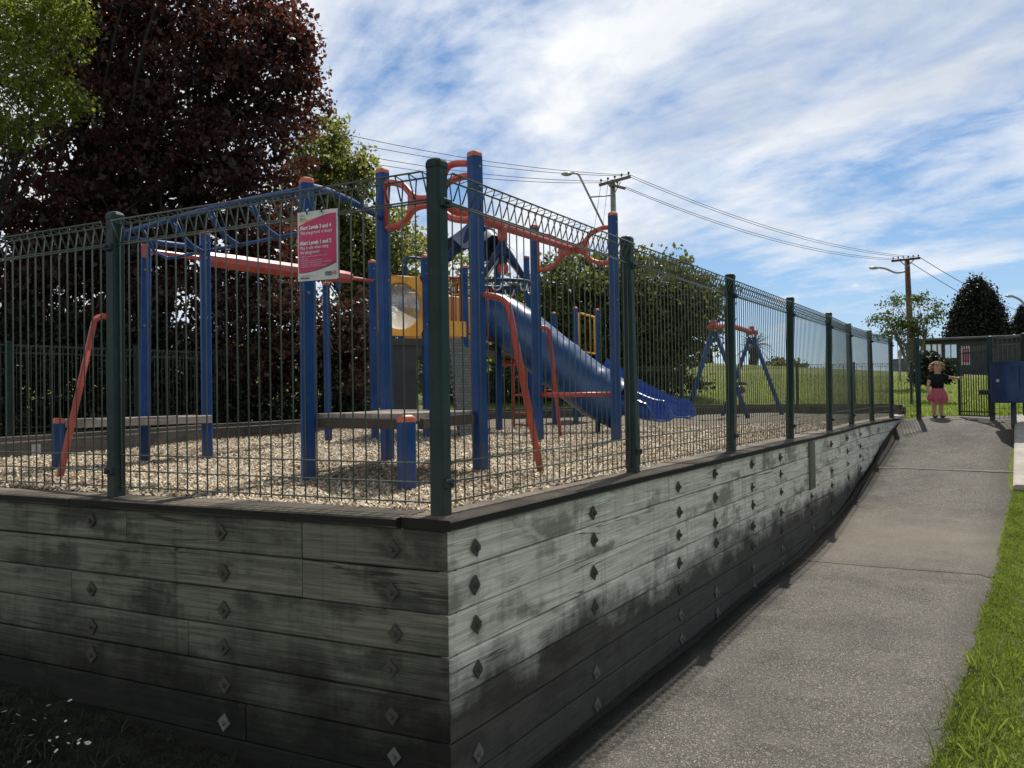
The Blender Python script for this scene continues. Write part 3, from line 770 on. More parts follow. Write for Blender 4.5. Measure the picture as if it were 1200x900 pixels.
# ------------------------------------------------------------------ gate area
gp = D(1077, 491.5, 12.4); hp = D(1163, 489.5, 11.9); ge = D(1124, 486, 12.73); hp.z = -.06; gp.z = -.03
e2 = D(1045, 490.5, 12.3); e2.z = 0
fence('short green mesh fence joining the end of the timber wall to the gate', [RP[-1]+V((.09, .02, 0)), gp.copy()], (0, -1, 0), posts=[1])
hp2 = hp+V((.33, -.25, .02)); hp3 = hp2+V((1.5, .35, .02)); hp4 = hp3+V((1.6, .35, .02))
fence('green mesh fence standing behind the dark blue bin', [hp.copy(), hp2, hp3, hp4], (0, -1, 0), posts=[0, 1, 2, 3])
gate = thing('gate', 'open dark green metal gate of upright bars that the toddler is holding', 'gate', hp)
ga = hp+V((-.01, .05, .07)); gb = V((ge.x, ge.y, ga.z)); u = (gb-ga).normalized(); gb = gb-u*.02
GH = 1.07
mb = MB(); up = V((0, 0, 1))
for z in (0, .06, GH-.12, GH): mb.tube([ga+up*z, gb+up*z], .014, 4, smooth=False)
mb.tube([ga-up*.01, ga+up*(GH+.01)], .018, 6, smooth=False); mb.tube([gb-up*.01, gb+up*(GH+.02)], .02, 6, smooth=False); mb.build('gate_frame', M['green'], gate)
for i in range(1, 12):
    mb = MB(); q = ga+(gb-ga)*i/12; mb.tube([q+up*.0, q+up*GH], .007, 6); mb.build('bar', M['green'], gate)
mb = MB(); mb.box(hp+V((-.06, -.05, .42)), (.3, .04, .07), ch=.006); mb.build('latch', M['black'], gate)
nn = V((0, -1, 0))
# small notice on the gate
gs = thing('notice', 'small crimson notice with white borders fixed to the open gate', 'sign', gb+V((0, -.03, .8)))
mb = MB(); c0 = D(1131.5, 416.5, 12.6)
mb.box(c0, (.125, .006, .295)); mb.build('sheet', M['cream'], gs)
mb = MB(); mb.box(c0+V((.002, -.005, .0)), (.105, .004, .21)); mb.build('colour_field', M['pink'], gs)
mb = MB()
for k, ww in enumerate((.07, .08, 0, .07, .08, .06, .08, .05)):
    if ww: mb.box(c0+V((-.045+ww/2, -.0085, .075-k*.02)), (ww, .002, .005))
mb.build('lettering', M['lilac'], gs)
# blue bin
bc = D(1197, 474, 11.15); bn = thing('litter_bin', 'dark blue metal litter bin on legs at the top of the path', 'bin', (bc.x, bc.y, -.1))
bw, bd, bh = .66, .42, .56; zb0 = CAMZ+(456-472.5)*11.15/960; cx = D(1168, 470, 11.15).x+bw/2
mb = MB(); sec = []
for k in range(28):
    g = 2*math.pi*k/28; ee = .35
    sec.append((bw/2*math.copysign(abs(math.cos(g))**ee, math.cos(g)), bd/2*math.copysign(abs(math.sin(g))**ee, math.sin(g))))
vs = []; lv = [(0, .96), (.02, 1), (bh-.04, 1), (bh-.03, 1.02), (bh, 1.02), (bh, .94), (bh-.08, .93)]
for z, k in lv: vs += [(cx+x*k, bc.y+y*k, zb0+z) for x, y in sec]
fs = [(28*r+k, 28*r+(k+1) % 28, 28*r+28+(k+1) % 28, 28*r+28+k) for r in range(len(lv)-1) for k in range(28)]+[tuple(range(28))[::-1], tuple(28*6+k for k in range(28))]
mb.add(vs, fs); mb.build('bin_body', M['binblue'], bn)
for x in (-.09, .22):
    mb = MB(); mb.box((cx+x, bc.y+.02, (zb0-.12)/2), (.055, .055, zb0+.12+.02), ch=.006); mb.build('leg', M['binblue'], bn)
mb = MB(); mb.box((cx-bw*.2, bc.y-bd/2-.004, zb0+bh*.62), (.012, .006, .5*bh)); mb.build('seam', M['bluedark'], bn)
mb = MB(); mb.box((cx-bw/2-.012, bc.y-.06, zb0+.3), (.03, .05, .04), ch=.006); mb.build('hasp', M['steel'], bn)
for hy_ in (.2, .42):
    mb = MB(); mb.tube([(cx+.1, bc.y-bd/2-.006, zb0+hy_-.03), (cx+.1, bc.y-bd/2-.006, zb0+hy_+.03)], .01, 6); mb.build('hinge', M['bluedark'], bn)
mb = MB(); mb.box((cx-.02, bc.y-bd/2-.004, zb0+.03), (bw*.8, .006, .012)); mb.build('trim', M['bluedark'], bn)
mb = MB(); mb.box((cx+.02, bc.y-bd/2-.004, zb0+bh-.085), (bw*.82, .006, .01)); mb.build('trim', M['bluedark'], bn)

# ------------------------------------------------------------------ notice on the fence
def text_into(mb, body, org, ex, ez, n_, size, bold=0.0, sq=1.0):
    c = bpy.data.curves.new('t', 'FONT'); c.body = body; c.size = size; c.offset = bold; c.resolution_u = 3
    o = bpy.data.objects.new('t', c); COL.objects.link(o); bpy.context.view_layer.update()
    me = o.evaluated_get(bpy.context.evaluated_depsgraph_get()).to_mesh()
    mb.add([org+ex*(v.co.x*sq)+ez*v.co.y for v in me.vertices], [tuple(p.vertices) for p in me.polygons])
    bpy.data.objects.remove(o); bpy.data.curves.remove(c)
A, B = LP[0].copy(), LP[1].copy()
c00 = PL(349.5, 330, A, B, .012); c10 = PL(396, 325, A, B, .012); c01 = PL(347, 249.5, A, B, .012)
ex = (V((c10.x, c10.y, 0))-V((c00.x, c00.y, 0))); SWd = ex.length; ex.normalize(); SH = (c01.z-c00.z); ez = V((0, 0, 1)); tilt = .012
ex = (ex+V((0, 0, -.0))).normalized()
sg = thing('notice', 'large crimson and cream alert notice with white lettering tied to the near mesh fence', 'sign', c00)
def SP(x, y, o=0.0): return c00+ex*(x*SWd)+ez*(y*SH)+LN*o
mb = MB(); mb.add([SP(0, 0, 0), SP(1, -.01, 0), SP(1, .985, 0), SP(0, 1, 0), SP(0, 0, -.004), SP(1, -.01, -.004), SP(1, .985, -.004), SP(0, 1, -.004)], [(0, 1, 2, 3), (7, 6, 5, 4), (0, 4, 5, 1), (1, 5, 6, 2), (2, 6, 7, 3), (3, 7, 4, 0)]); mb.build('sheet', M['cream'], sg)
mb = MB(); top = [(.03+.94*i/14, .80+.13*math.sin(i/14*math.pi*.5)) for i in range(15)]; bot = [(.03+.94*i/14, .115+.13*(i/14)**2.0) for i in range(15)]
mb.add([SP(x, y, .002) for x, y in bot]+[SP(x, y, .002) for x, y in top], [(i, i+1, 16+i, 15+i) for i in range(14)]); mb.build('colour_field', M['pink'], sg)
mb = MB(); b2 = [(x, y-.018*(i/14)**1.5-.002) for i, (x, y) in enumerate(bot)]
mb.add([SP(x, y, .0015) for x, y in b2]+[SP(x, y, .0015) for x, y in bot], [(i, i+1, 16+i, 15+i) for i in range(14)]); mb.build('underline', M['ink'], sg)
mb = MB(); S_ = SH
for y, tx, sz, bo in ((.765, 'Alert Levels 3 and 4', .075, .0007), (.545, 'Alert Levels 1 and 2', .075, .0007)): text_into(mb, tx, SP(.07, y-.03, .004), ex, ez, LN, sz*S_, .0009, .93); mb.build('headline', M['white'], sg); mb = MB()
for y, tx in ((.665, 'This playground is closed'), (.45, 'Play it safe when using'), (.385, 'the playground:')): text_into(mb, tx, SP(.08, y, .004), ex, ez, LN, .064*S_, .0002, .88); mb.build('subline', M['white'], sg); mb = MB()
mb = MB()
for y, tx in ((.335, '- Wash or sanitise hands before and'), (.305, '  after use'), (.275, '- Stay home if you are unwell'), (.245, '- Keep two metres from others and avoid'), (.215, '  crowding on the equipment'), (.19, '- Supervise your children at all times')):
    text_into(mb, tx, SP(.08, y, .004), ex, ez, LN, .034*S_, 0, .95)
mb.build('small_print', M['lilac'], sg)
mb = MB(); text_into(mb, 'Unite', SP(.06, .93, .003), ex, ez, LN, .042*S_, 0, 1); text_into(mb, 'against', SP(.06, .89, .003), ex, ez, LN, .042*S_, 0, 1)
text_into(mb, 'For more information visit', SP(.06, .062, .003), ex, ez, LN, .024*S_, 0, .95); text_into(mb, 'covid19.govt.nz', SP(.06, .03, .003), ex, ez, LN, .028*S_, .0006, .95)
for k in range(5): mb.add([SP(.7+.035*k, .07, .003), SP(.72+.035*k, .07, .003), SP(.72+.035*k, .105+.01*(k % 2), .003), SP(.7+.035*k, .105, .003)], [(0, 1, 2, 3)])
mb.add([SP(.7, .05, .003), SP(.86, .05, .003), SP(.86, .06, .003), SP(.7, .06, .003)], [(0, 1, 2, 3)])
mb.build('footer_lettering', M['ink'], sg)
mb = MB(); text_into(mb, 'COVID-19', SP(.06, .848, .003), ex, ez, LN, .05*S_, .0006, 1); mb.build('logo_lettering', M['amber'], sg)
mb = MB(); mb.tube([SP(.93+.03*math.cos(g), .08+.02*math.sin(g), .003) for g in np.linspace(0, 6.28, 9)[:-1]], .0012, 4, closed=True); mb.build('emblem', M['pink'], sg)
for x in (.25, .62):
    mb = MB(); mb.tube([SP(x-.02, 1.04, -.01), SP(x, 1.0, .006), SP(x+.03, .95, .008)], .0028, 5); mb.build('cable_tie', M['black'], sg)

# ------------------------------------------------------------------ playground equipment
def sqpost(root, base, top_z, top_xy=None, w=.0335, rz=.75, name='post', col='blue', cap=True):
    base = V(base); tx = V((top_xy[0], top_xy[1], 0)) if top_xy else V((base.x, base.y, 0)); ln = ((tx.x-base.x)/max(top_z-base.z, .1), (tx.y-base.y)/max(top_z-base.z, .1))
    H = top_z-base.z; mb = MB(); post(mb, base, H, w, rz, ln, base=-.05); o = mb.build(name, M[col], root, base)
    for k_, hz2 in enumerate((H-.09, H-.2, H*.62)):
        for aa in (-1, 1):
            q = base+V((ln[0]*hz2, ln[1]*hz2, hz2)); dr_ = V((math.cos(rz+math.pi*1.5+(0 if aa < 0 else math.pi/2)), math.sin(rz+math.pi*1.5+(0 if aa < 0 else math.pi/2)), 0))
            if H > 1 and k_ < 3:
                mb = MB(); mb.tube([q+dr_*(w*.98), q+dr_*(w+.006)], .009, 6); mb.build('bolt', M['plategalv'], o, base)
    if cap:
        mb = MB(); post_cap(mb, base, H, w*.93, rz, ln); mb.build('post_cap', M['orange'], o, base)
    return o
def pb(px, py): return G(px, py, BARK)
def ztop(px, py, Y): return D(px, py, Y).z
def bolts(mb, p, dirs):
    pass
Ps = {}
def defpost(k, bx, by, tx, ty, Y=None):
    b = pb(bx, by) if Y is None else D(bx, by, Y)
    b.z = BARK; t_ = D(tx, ty, b.y); Ps[k] = (b, t_.z, (t_.x, t_.y))
defpost('P1', 170, 542, 171.5, 284); defpost('P2', 243, 538.7, 240, 271); defpost('P3', 361.5, 565, 359, 209)
defpost('P4', 385, 519, 382, 331); defpost('P5', 454.5, 545, 448, 198); defpost('P6', 564, 555, 556, 178); defpost('P7', 722, 520, 718, 249); defpost('P8', 632, 518.5, 626, 264)
b = D(140, 540, 5.46); b.z = BARK; t_ = D(140, 252, 5.46); Ps['P0'] = (b, t_.z, (b.x, b.y))
def ptop(k, z):
    b, zt, xy = Ps[k]; f_ = (z-b.z)/(zt-b.z); return V((b.x+(xy[0]-b.x)*f_, b.y+(xy[1]-b.y)*f_, z))

# 1. overhead track ride
tr = thing('track_ride', 'blue-posted overhead track ride with red forked end frames and hanging ring handle', 'play equipment', Ps['P6'][0])
for k, rz in (('P5', .9), ('P6', .82), ('P7', .75), ('P8', .8)): sqpost(tr, Ps[k][0], Ps[k][1], Ps[k][2], .036, rz)
def bone(a_up, a_lo, b_up, b_lo):
    mb = MB(); mid_u = (a_up+b_up)/2; mid_l = (a_lo+b_lo)/2; c_ = (mid_u+mid_l)/2; hz = V((0, 0, 1))
    L = b_up-a_up; Ll = b_lo-a_lo
    def pu(t_, k): return (a_up+L*t_)*(1-k)+(a_lo+Ll*t_)*k
    for up_ in (True, False):
        ks = [(0, 0), (.1, .0), (.24, .1), (.36, .36), (.5, .42), (.64, .36), (.76, .1), (.9, 0), (1, 0)]
        pts = [pu(t_, k if up_ else 1-k) for t_, k in ks]
        mb.tube(catmull(pts, 4), .021, 8)
    mb.tube([a_up, a_lo], .019, 8); mb.tube([b_up, b_lo], .019, 8)
    n_ = L.cross(hz).normalized(); 
    q = [pu(.3, .3), pu(.3, .7), pu(.5, .62), pu(.7, .7), pu(.7, .3), pu(.5, .38)]
    mb.add([p+n_*.012 for p in q]+[p-n_*.012 for p in q], [(0, 1, 2, 5), (5, 2, 3, 4), (11, 8, 7, 6), (10, 9, 8, 11)]+[(i, (i+1) % 6, (i+1) % 6+6, i+6) for i in range(6)])
    mb.build('end_frame', M['red'], tr); return (pu(.5, .5))
u56 = (Ps['P6'][0]-Ps['P5'][0]).normalized()*.03; u87 = (Ps['P7'][0]-Ps['P8'][0]).normalized()*.03
z5u, z5l = ztop(453, 216, Ps['P5'][0].y), ztop(453, 268, Ps['P5'][0].y); z6u, z6l = ztop(553, 205, Ps['P6'][0].y), ztop(553, 256, Ps['P6'][0].y)
c1 = bone(ptop('P5', z5u)+u56, ptop('P5', z5l)+u56, ptop('P6', z6u)-u56, ptop('P6', z6l)-u56)
z8u, z8l = ztop(631, 277, Ps['P8'][0].y), ztop(631, 317, Ps['P8'][0].y); z7u, z7l = ztop(712, 266, Ps['P7'][0].y), ztop(712, 307, Ps['P7'][0].y)
c2 = bone(ptop('P8', z8u)+u87, ptop('P8', z8l)+u87, ptop('P7', z7u)-u87, ptop('P7', z7l)-u87)
# hooked upper arm of the near end frame
mb = MB(); q = ptop('P6', z6u+.03); mb.tube(catmull([c1+(q-c1)*.12, c1+(q-c1)*.3+V((0, 0, .03)), c1+(q-c1)*.5+V((0, 0, .12)), q-u56*.6+V((0, 0, .04))], 5), .02, 8); mb.build('hook_arm', M['red'], tr)
mb = MB(); mb.tube([c1, c2], .032, 10); mb.build('track_rail', M['red'], tr)
tp = c1+(c2-c1)*.42
trol = MB(); trol.box(tp+V((0, 0, -.055)), (.07, .1, .12), ch=.02); trol = trol.build('trolley', M['red'], tr)
mb = MB(); mb.tube([tp+V((0, 0, -.09)), tp+V((.0, 0, -.29))], [.036, .03], 10); mb.build('stem', M['bluedark'], trol)
for g in (.2, math.pi+.2):
    mb = MB(); q = tp+V((0, 0, -.13)); e_ = rc+V((rr_*.8*math.cos(g), rr_*.8*math.sin(g), .02)) if False else tp+V((.17*math.cos(g), .17*math.sin(g), -.4)); mb.tube([q, q+(e_-q)*.5, e_], [.03, .026, .018], 8); mb.build('arm', M['bluedark'], trol)
mb = MB(); mb.sphere(tp+V((0, 0, -.31)), .042, sc=(1, 1, 1.2)); mb.build('hub', M['red'], trol)
rc = tp+V((0, 0, -.42)); rr_ = .2
mb = MB(); mb.tube([rc+V((rr_*math.cos(g), rr_*math.sin(g), 0)) for g in np.linspace(0, 2*math.pi, 37)[:-1]], .014, 8, closed=True); mb.build('ring_handle', M['bluedark'], trol)
mb = MB()
for g in (.5, 2.6, 4.7): mb.tube([tp+V((0, 0, -.2)), rc+V((rr_*math.cos(g), rr_*math.sin(g), 0))], .009, 6)
mb.build('rods', M['steel'], trol)
mb = MB()
for k in range(6):
    g = k*math.pi/3+.3; c_ = rc+V((rr_*math.cos(g), rr_*math.sin(g), -.008)); e_ = V((-math.sin(g), math.cos(g), 0))
    mb.tube(fillet([c_-e_*.035, c_-e_*.03+V((0, 0, -.06)), c_+e_*.03+V((0, 0, -.06)), c_+e_*.035], .03), .006, 6)
mb.build('grip_loops', M['steel'], trol)
def handrail(root, a, b, c, r=.017):
    mb = MB(); mb.tube(fillet([a, b, c], .09, 7), r, 10); mb.build('handrail', M['red'], root)
pz = ptop('P6', ztop(566, 345, Ps['P6'][0].y)); foot = pb(636, 558)
handrail(tr, pz, D(594, 349, pz.y-.03), foot+V((0, 0, -.03)), .019)
pz = ptop('P8', ztop(632, 383, Ps['P8'][0].y)); foot = pb(657.5, 514)
handrail(tr, pz, D(643, 384, pz.y), foot+V((0, 0, -.03)), .019)
q8, q7 = ptop('P8', ztop(633, 463, Ps['P8'][0].y)), ptop('P7', ztop(716, 462, Ps['P7'][0].y)); mb = MB(); mb.tube([q8, q7], .022, 10); mb.build('low_bar', M['red'], tr)

# 2. overhead loop ladder
ol = thing('loop_ladder', 'blue overhead loop ladder between blue posts behind the crimson fence notice', 'play equipment', Ps['P3'][0])
for k, rz in (('P0', .5), ('P2', .6), ('P3', .46)): sqpost(ol, Ps[k][0], Ps[k][1], Ps[k][2], .034, rz)
zb_ = ztop(362, 222, Ps['P3'][0].y); a0 = ptop('P0', ztop(140, 275, 5.46)); a3 = ptop('P3', zb_)
mb = MB(); mb.tube(catmull([a0, a0+(a3-a0)*.33+V((0, 0, .015)), a0+(a3-a0)*.66+V((0, 0, .02)), a3], 6), .0185, 10); mb.build('main_beam', M['blue'], ol)
a5 = ptop('P5', ztop(447, 256, Ps['P5'][0].y)); a2 = ptop('P2', a0.z)
mb = MB(); mb.tube(catmull([a3+V((0, 0, .02)), a3+(a5-a3)*.35+V((0, 0, .035)), a5], 6), .02, 10); mb.build('cross_bar', M['blue'], ol)
mb = MB(); mb.tube([a0+V((0, 0, -.02)), a2], .02, 10); mb.build('cross_bar', M['blue'], ol)
side = (a5-a3); side.z = 0; side.normalize(); u = (a3-a0).normalized()
Lb = (a3-a0).length
for i, t0 in enumerate((.16, .36, .56, .76)):
    p0 = a0+u*(Lb*t0); dn = V((0, 0, -1)); s1 = side*.26
    pts = [p0, p0+s1*.45+dn*.13, p0+s1*1.0+dn*.15, p0+s1*1.0+dn*.15+u*.42, p0+s1*.5+dn*.13+u*.42, p0+u*.34+dn*.0]
    mb = MB(); mb.tube(fillet(pts, .035, 4), .0105, 8); mb.build('loop_rung', M['blue'], ol)
ft = pb(67.5, 565); tp_ = D(107, 371, 5.3); en = D(139, 371, 5.46)
handrail(ol, en, D(112, 370, 5.38), ft+V((0, 0, -.03)), .019)

# 3. red climbing beam from P1 to tower
cb = thing('climbing_beam', 'thick red eight-sided beam on blue posts sloping back towards the play tower', 'play equipment', Ps['P1'][0])
sqpost(cb, Ps['P1'][0], Ps['P1'][1], Ps['P1'][2], .031, .2); sqpost(cb, Ps['P4'][0], Ps['P4'][1], Ps['P4'][2], .034, .3)
s1 = ptop('P1', ztop(172, 294, Ps['P1'][0].y)); s2 = D(436, 329, 8.36); ub = s2-s1
mb = MB(); mb.tube([s1, s1+ub*.17, s1+ub*.2, s1+ub*.3, s1+ub*.82, s1+ub*.86, s1+ub*.88, s2], [.019, .019, .055, .062, .062, .055, .019, .019], 8, smooth=False); mb.build('beam', M['red'], cb)
mb = MB(); mb.tube([s1+ub*.8+V((0, 0, .0)), s1+ub*.8+V((0, 0, -.12))], .03, 8); mb.build('bracket', M['blue'], cb)
mb = MB(); mb.box(s1+V((0, 0, -.01)), (.05, .07, .1), ch=.01); mb.build('clamp', M['red'], cb)

# 4. balance seats
def seatbeam(label, ends, shorts):
    r_ = thing('balance_beam', label, 'balance beam', shorts[0])
    for s_ in shorts: sqpost(r_, V((s_.x, s_.y, BARK)), s_.z, None, .036, .6)
    for a, b in ends:
        u_ = (b-a); L_ = u_.length; u_.normalize(); n_ = V((-u_.y, u_.x, 0)); mb = MB(); c_ = (a+b)/2
        mb = MB(); pts = []; uvs = []
        n2 = 6
        for i in range(n2+1):
            p = a+(b-a)*i/n2
            for o_, z_ in ((-.135, 0.0), (.135, 0.0), (.14, -.006), (.14, -.055), (-.14, -.055), (-.14, -.006)):
                q = p+n_*o_; pts.append((q.x, q.y, q.z+z_)); uvs.append((L_*i/n2+3.3, o_+z_))
        fs = [(6*i+k, 6*i+(k+1) % 6, 6*i+6+(k+1) % 6, 6*i+6+k) for i in range(n2) for k in range(6)]+[tuple(range(6)), tuple(6*n2+k for k in range(6))]
        mb.add(pts, fs, False, uvs); mb.build('plank', M['wood_seat'], r_)
    return r_
sp1 = pb(69, 552); sp1.z = ztop(69, 490.5, sp1.y)+.0; zz1 = sp1.z
seatbeam('weathered timber balance beam between a short blue post and a tall post under the loop ladder', [(V((sp1.x+.04, sp1.y+.045, zz1-.005)), V((Ps['P2'][0].x-.03, Ps['P2'][0].y-.03, zz1-.005)))], [sp1])
sp2 = pb(477, 577); sp2.z = ztop(477, 487, sp2.y); zz2 = sp2.z
p3 = Ps['P3'][0]; p6 = Ps['P6'][0]
cs_ = thing('corner_seat', 'low timber corner platform resting on a short blue post close to the corner fence post', 'platform', (sp2.x, sp2.y, BARK))
sqpost(cs_, V((sp2.x, sp2.y, BARK)), sp2.z, None, .036, .6)
p5 = Ps['P5'][0]; qq = [V((p3.x+.03, p3.y+.05, 0)), V((sp2.x-.02, sp2.y+.1, 0)), V((sp2.x+.05, sp2.y+.1, 0)), V((p6.x-.03, p6.y+.03, 0)), V((p5.x+.03, p5.y-.05, 0))]
dv5 = (qq[4]-qq[0]).normalized(); nb = 5
# boards laid side by side from the front edge to the back
def cut(poly_, n_, d0, d1):
    def clip(pl, n, d, sgn):
        out = []
        for i in range(len(pl)):
            a, b = pl[i], pl[(i+1) % len(pl)]; fa, fb = sgn*(a.dot(n)-d), sgn*(b.dot(n)-d)
            if fa >= 0: out.append(a)
            if fa*fb < 0: out.append(a+(b-a)*(fa/(fa-fb)))
        return out
    return clip(clip(poly_, n_, d0, 1), n_, d1, -1)
lo_ = min(q.dot(dv5) for q in qq); hi_ = max(q.dot(dv5) for q in qq)
for k in range(nb):
    pp = cut(qq, dv5, lo_+(hi_-lo_)*k/nb+.004, lo_+(hi_-lo_)*(k+1)/nb-.004)
    if len(pp) < 3: continue
    n_ = len(pp); mb = MB(); zt_ = sp2.z+.004+random.uniform(-.003, .003)
    mb.add([V((p.x, p.y, zt_)) for p in pp]+[V((p.x, p.y, zt_-.035)) for p in pp], [tuple(range(n_)), tuple(range(2*n_-1, n_-1, -1))]+[(i, i+n_, (i+1) % n_+n_, (i+1) % n_) for i in range(n_)], uv=[(p.dot(V((-dv5.y, dv5.x, 0)))+5, p.dot(dv5)+k) for p in pp]*2)
    mb.build('board', M['wood_seat'], cs_)
for i in range(len(qq)):
    a_, b_ = qq[i], qq[(i+1) % len(qq)]
    if (b_-a_).length < .15: continue
    mb = MB(); c_ = (a_+b_)/2; u_ = (b_-a_).normalized(); n_ = V((u_.y, -u_.x, 0)); ctr = sum(qq, V())/len(qq)
    if n_.dot(ctr-c_) > 0: n_ = -n_
    mb.box(V((c_.x, c_.y, sp2.z-.042))+n_*.004, ((b_-a_).length-.01, .03, .05), rz=math.atan2(u_.y, u_.x), ch=.003); mb.build('fascia', M['wood_seatside'], cs_)

# 5. play tower
tw = thing('play_tower', 'blue-posted play tower with yellow bubble panel, blue roof and big blue tube slide', 'play equipment', G(480, 512))
DZ = 1.02
def tpost(px, py, tx, ty, Y=None, w=.034, rz=.6):
    b = pb(px, py) if Y is None else D(px, py, Y); b.z = BARK; t_ = D(tx, ty, b.y); sqpost(tw, b, t_.z, (t_.x, t_.y), w, rz); return b
T1 = tpost(440, 516, 436, 305); T2 = tpost(500.5, 514, 497.5, 299); T3 = tpost(546, 505, 543.5, 311, 8.9); T4 = tpost(585, 506, 582.5, 290)
T5 = tpost(621.5, 499, 617, 300); T6 = D(470, 500, 10.6); T6 = tpost(470, 500, 470, 335, 10.2)
deck = [T1, T2, T3, T4, T5, T6]; cc = sum(deck, V())/6
mb = MB(); q = [cc+(p-cc)*1.02 for p in deck]
mb.add([(p.x, p.y, DZ) for p in q]+[(p.x, p.y, DZ-.07) for p in q], [tuple(range(6)), tuple(range(11, 5, -1))]+[(i, i+6, (i+1) % 6+6, (i+1) % 6) for i in range(6)]); mb.build('deck', M['darkboard'], tw)
# bubble panel
u = (T2-T1); Lp = u.length; u.normalize(); n_ = V((u.y, -u.x, 0)); n_ = n_ if n_.y < 0 else -n_; up = V((0, 0, 1))
z0, z1 = ztop(470, 393, 8.42), ztop(470, 323, 8.42); c_ = (T1+T2)/2; c_ = V((c_.x, c_.y, (z0+z1)/2)); hw, hh = Lp/2-.03, (z1-z0)/2; rad = min(hh*.86, hw*.93)
mb = MB(); ring = []; n = 32
for k in range(n):
    g = 2*math.pi*k/n; cx_, sx_ = math.cos(g), math.sin(g); m_ = max(abs(cx_)/hw, abs(sx_)/hh); ring.append((cx_*rad, sx_*rad*hh/hw*.86, cx_/m_, sx_/m_))
vs = [c_+u*a+up*b+n_*.012 for a, b, _, _ in ring]+[c_+u*d+up*e+n_*.012 for _, _, d, e in ring]; vs += [p-n_*.03 for p in vs]
fs = []
for k in range(n):
    l = (k+1) % n; fs += [(k, l, n+l, n+k), (2*n+l, 2*n+k, 3*n+k, 3*n+l), (n+k, n+l, 3*n+l, 3*n+k), (l, k, 2*n+k, 2*n+l)]
mb.add(vs, fs); bp = mb.build('bubble_panel', M['yellow'], tw)
mb = MB(); rings = []
for j in range(7):
    th = math.pi/2*j/6; k_ = math.cos(th)*.98; o_ = .13*math.sin(th)
    rings.append([c_+u*(a*k_)+up*(b*k_)+n_*o_ for a, b, _, _ in ring])
mb.add([p for r_ in rings for p in r_], [(j*n+k, j*n+(k+1) % n, j*n+n+(k+1) % n, j*n+n+k) for j in range(6) for k in range(n)], True); mb.build('bubble_window', M['bubble'], bp)
mb = MB(); mb.tube([V((T1.x, T1.y, z1+.01)), V((T2.x, T2.y, z1-.01))], .012, 8); mb.build('top_rail', M['red'], tw)
mb = MB(); c2_ = (T1+T2)/2; mb.box(V((c2_.x, c2_.y, .62))-n_*.02, (Lp*.62, .03, .74), rz=math.atan2(u.y, u.x)); mb.build('lower_panel', M['darkboard'], tw)
# brick-look climbing panel
a_, b_ = D(527, 500, 8.75), D(556, 500, 8.95); a_.z = BARK; b_.z = BARK; zt = ztop(540, 396, 8.8)
mb = MB(); uu = (b_-a_).normalized(); nn_ = V((uu.y, -uu.x, 0)); nn_ = nn_ if nn_.y < 0 else -nn_
q = [a_+nn_*.2, b_+nn_*.2, V((b_.x, b_.y, zt)), V((a_.x, a_.y, zt))]
mb.add(q+[p-nn_*.05 for p in q], [(0, 1, 2, 3), (7, 6, 5, 4), (0, 4, 5, 1), (1, 5, 6, 2), (2, 6, 7, 3), (3, 7, 4, 0)], uv=[(0, 0), (.28, 0), (.28, 1), (0, 1)]*2); mb.build('climbing_panel', M['brick'], tw)
# red barrier between T2 and T3
mb = MB(); za, zb2 = ztop(540, 392, 8.8), ztop(540, 325, 8.8); a_, b_ = V((T2.x, T2.y, 0)), V((T3.x, T3.y, 0))
for z in (za, zb2): mb.tube([a_+up*z, b_+up*z], .014, 8)
for k in range(1, 9): q = a_+(b_-a_)*k/9; mb.tube([q+up*za, q+up*zb2], .009, 6)
mb.build('barrier', M['red'], tw)
mb = MB(); q = a_+(b_-a_)*.8; mb.box(V((q.x, q.y, za+.06))-n_*-.03, (.22, .02, .17), rz=math.atan2((b_-a_).y, (b_-a_).x), ch=.006); mb.build('yellow_panel', M['yellow'], tw)
mb = MB(); a_, b_ = V((T3.x, T3.y, 0)), V((T4.x, T4.y, 0)); zq = ztop(560, 330, 9.4)
for z in (DZ+.08, zq): mb.tube([a_+up*z, b_+up*z], .014, 8)
for k in range(1, 10): q = a_+(b_-a_)*k/10; mb.tube([q+up*(DZ+.08), q+up*zq], .008, 6)
mb.build('barrier', M['red'], tw)
mb = MB(); a_, b_ = V((T5.x, T5.y, 0)), V((T6.x, T6.y, 0)); uu = (b_-a_).normalized(); c_ = (a_+b_)/2
mb.box(V((c_.x, c_.y, DZ+.42)), ((b_-a_).length-.1, .03, .6), rz=math.atan2(uu.y, uu.x), ch=.01); mb.build('rear_panel', M['yellow'], tw)
mb = MB(); hz0 = D(572, 340, 9.9); mb.tube([V((T4.x-.25, T4.y-.02, hz0.z+.02)), V((T4.x+.28, T4.y+.05, hz0.z+.02))], .05, 10); mb.build('slide_hood', M['bluedark'], tw)
mb = MB(); q0 = D(476, 345, 9.6); q1 = D(500, 345, 9.8); zt = ztop(488, 302, 9.7); mb.tube(fillet([q0, V((q0.x, q0.y, zt)), V((q1.x, q1.y, zt)), q1], .1), .014, 8); mb.build('grab_hoop', M['blue'], tw)
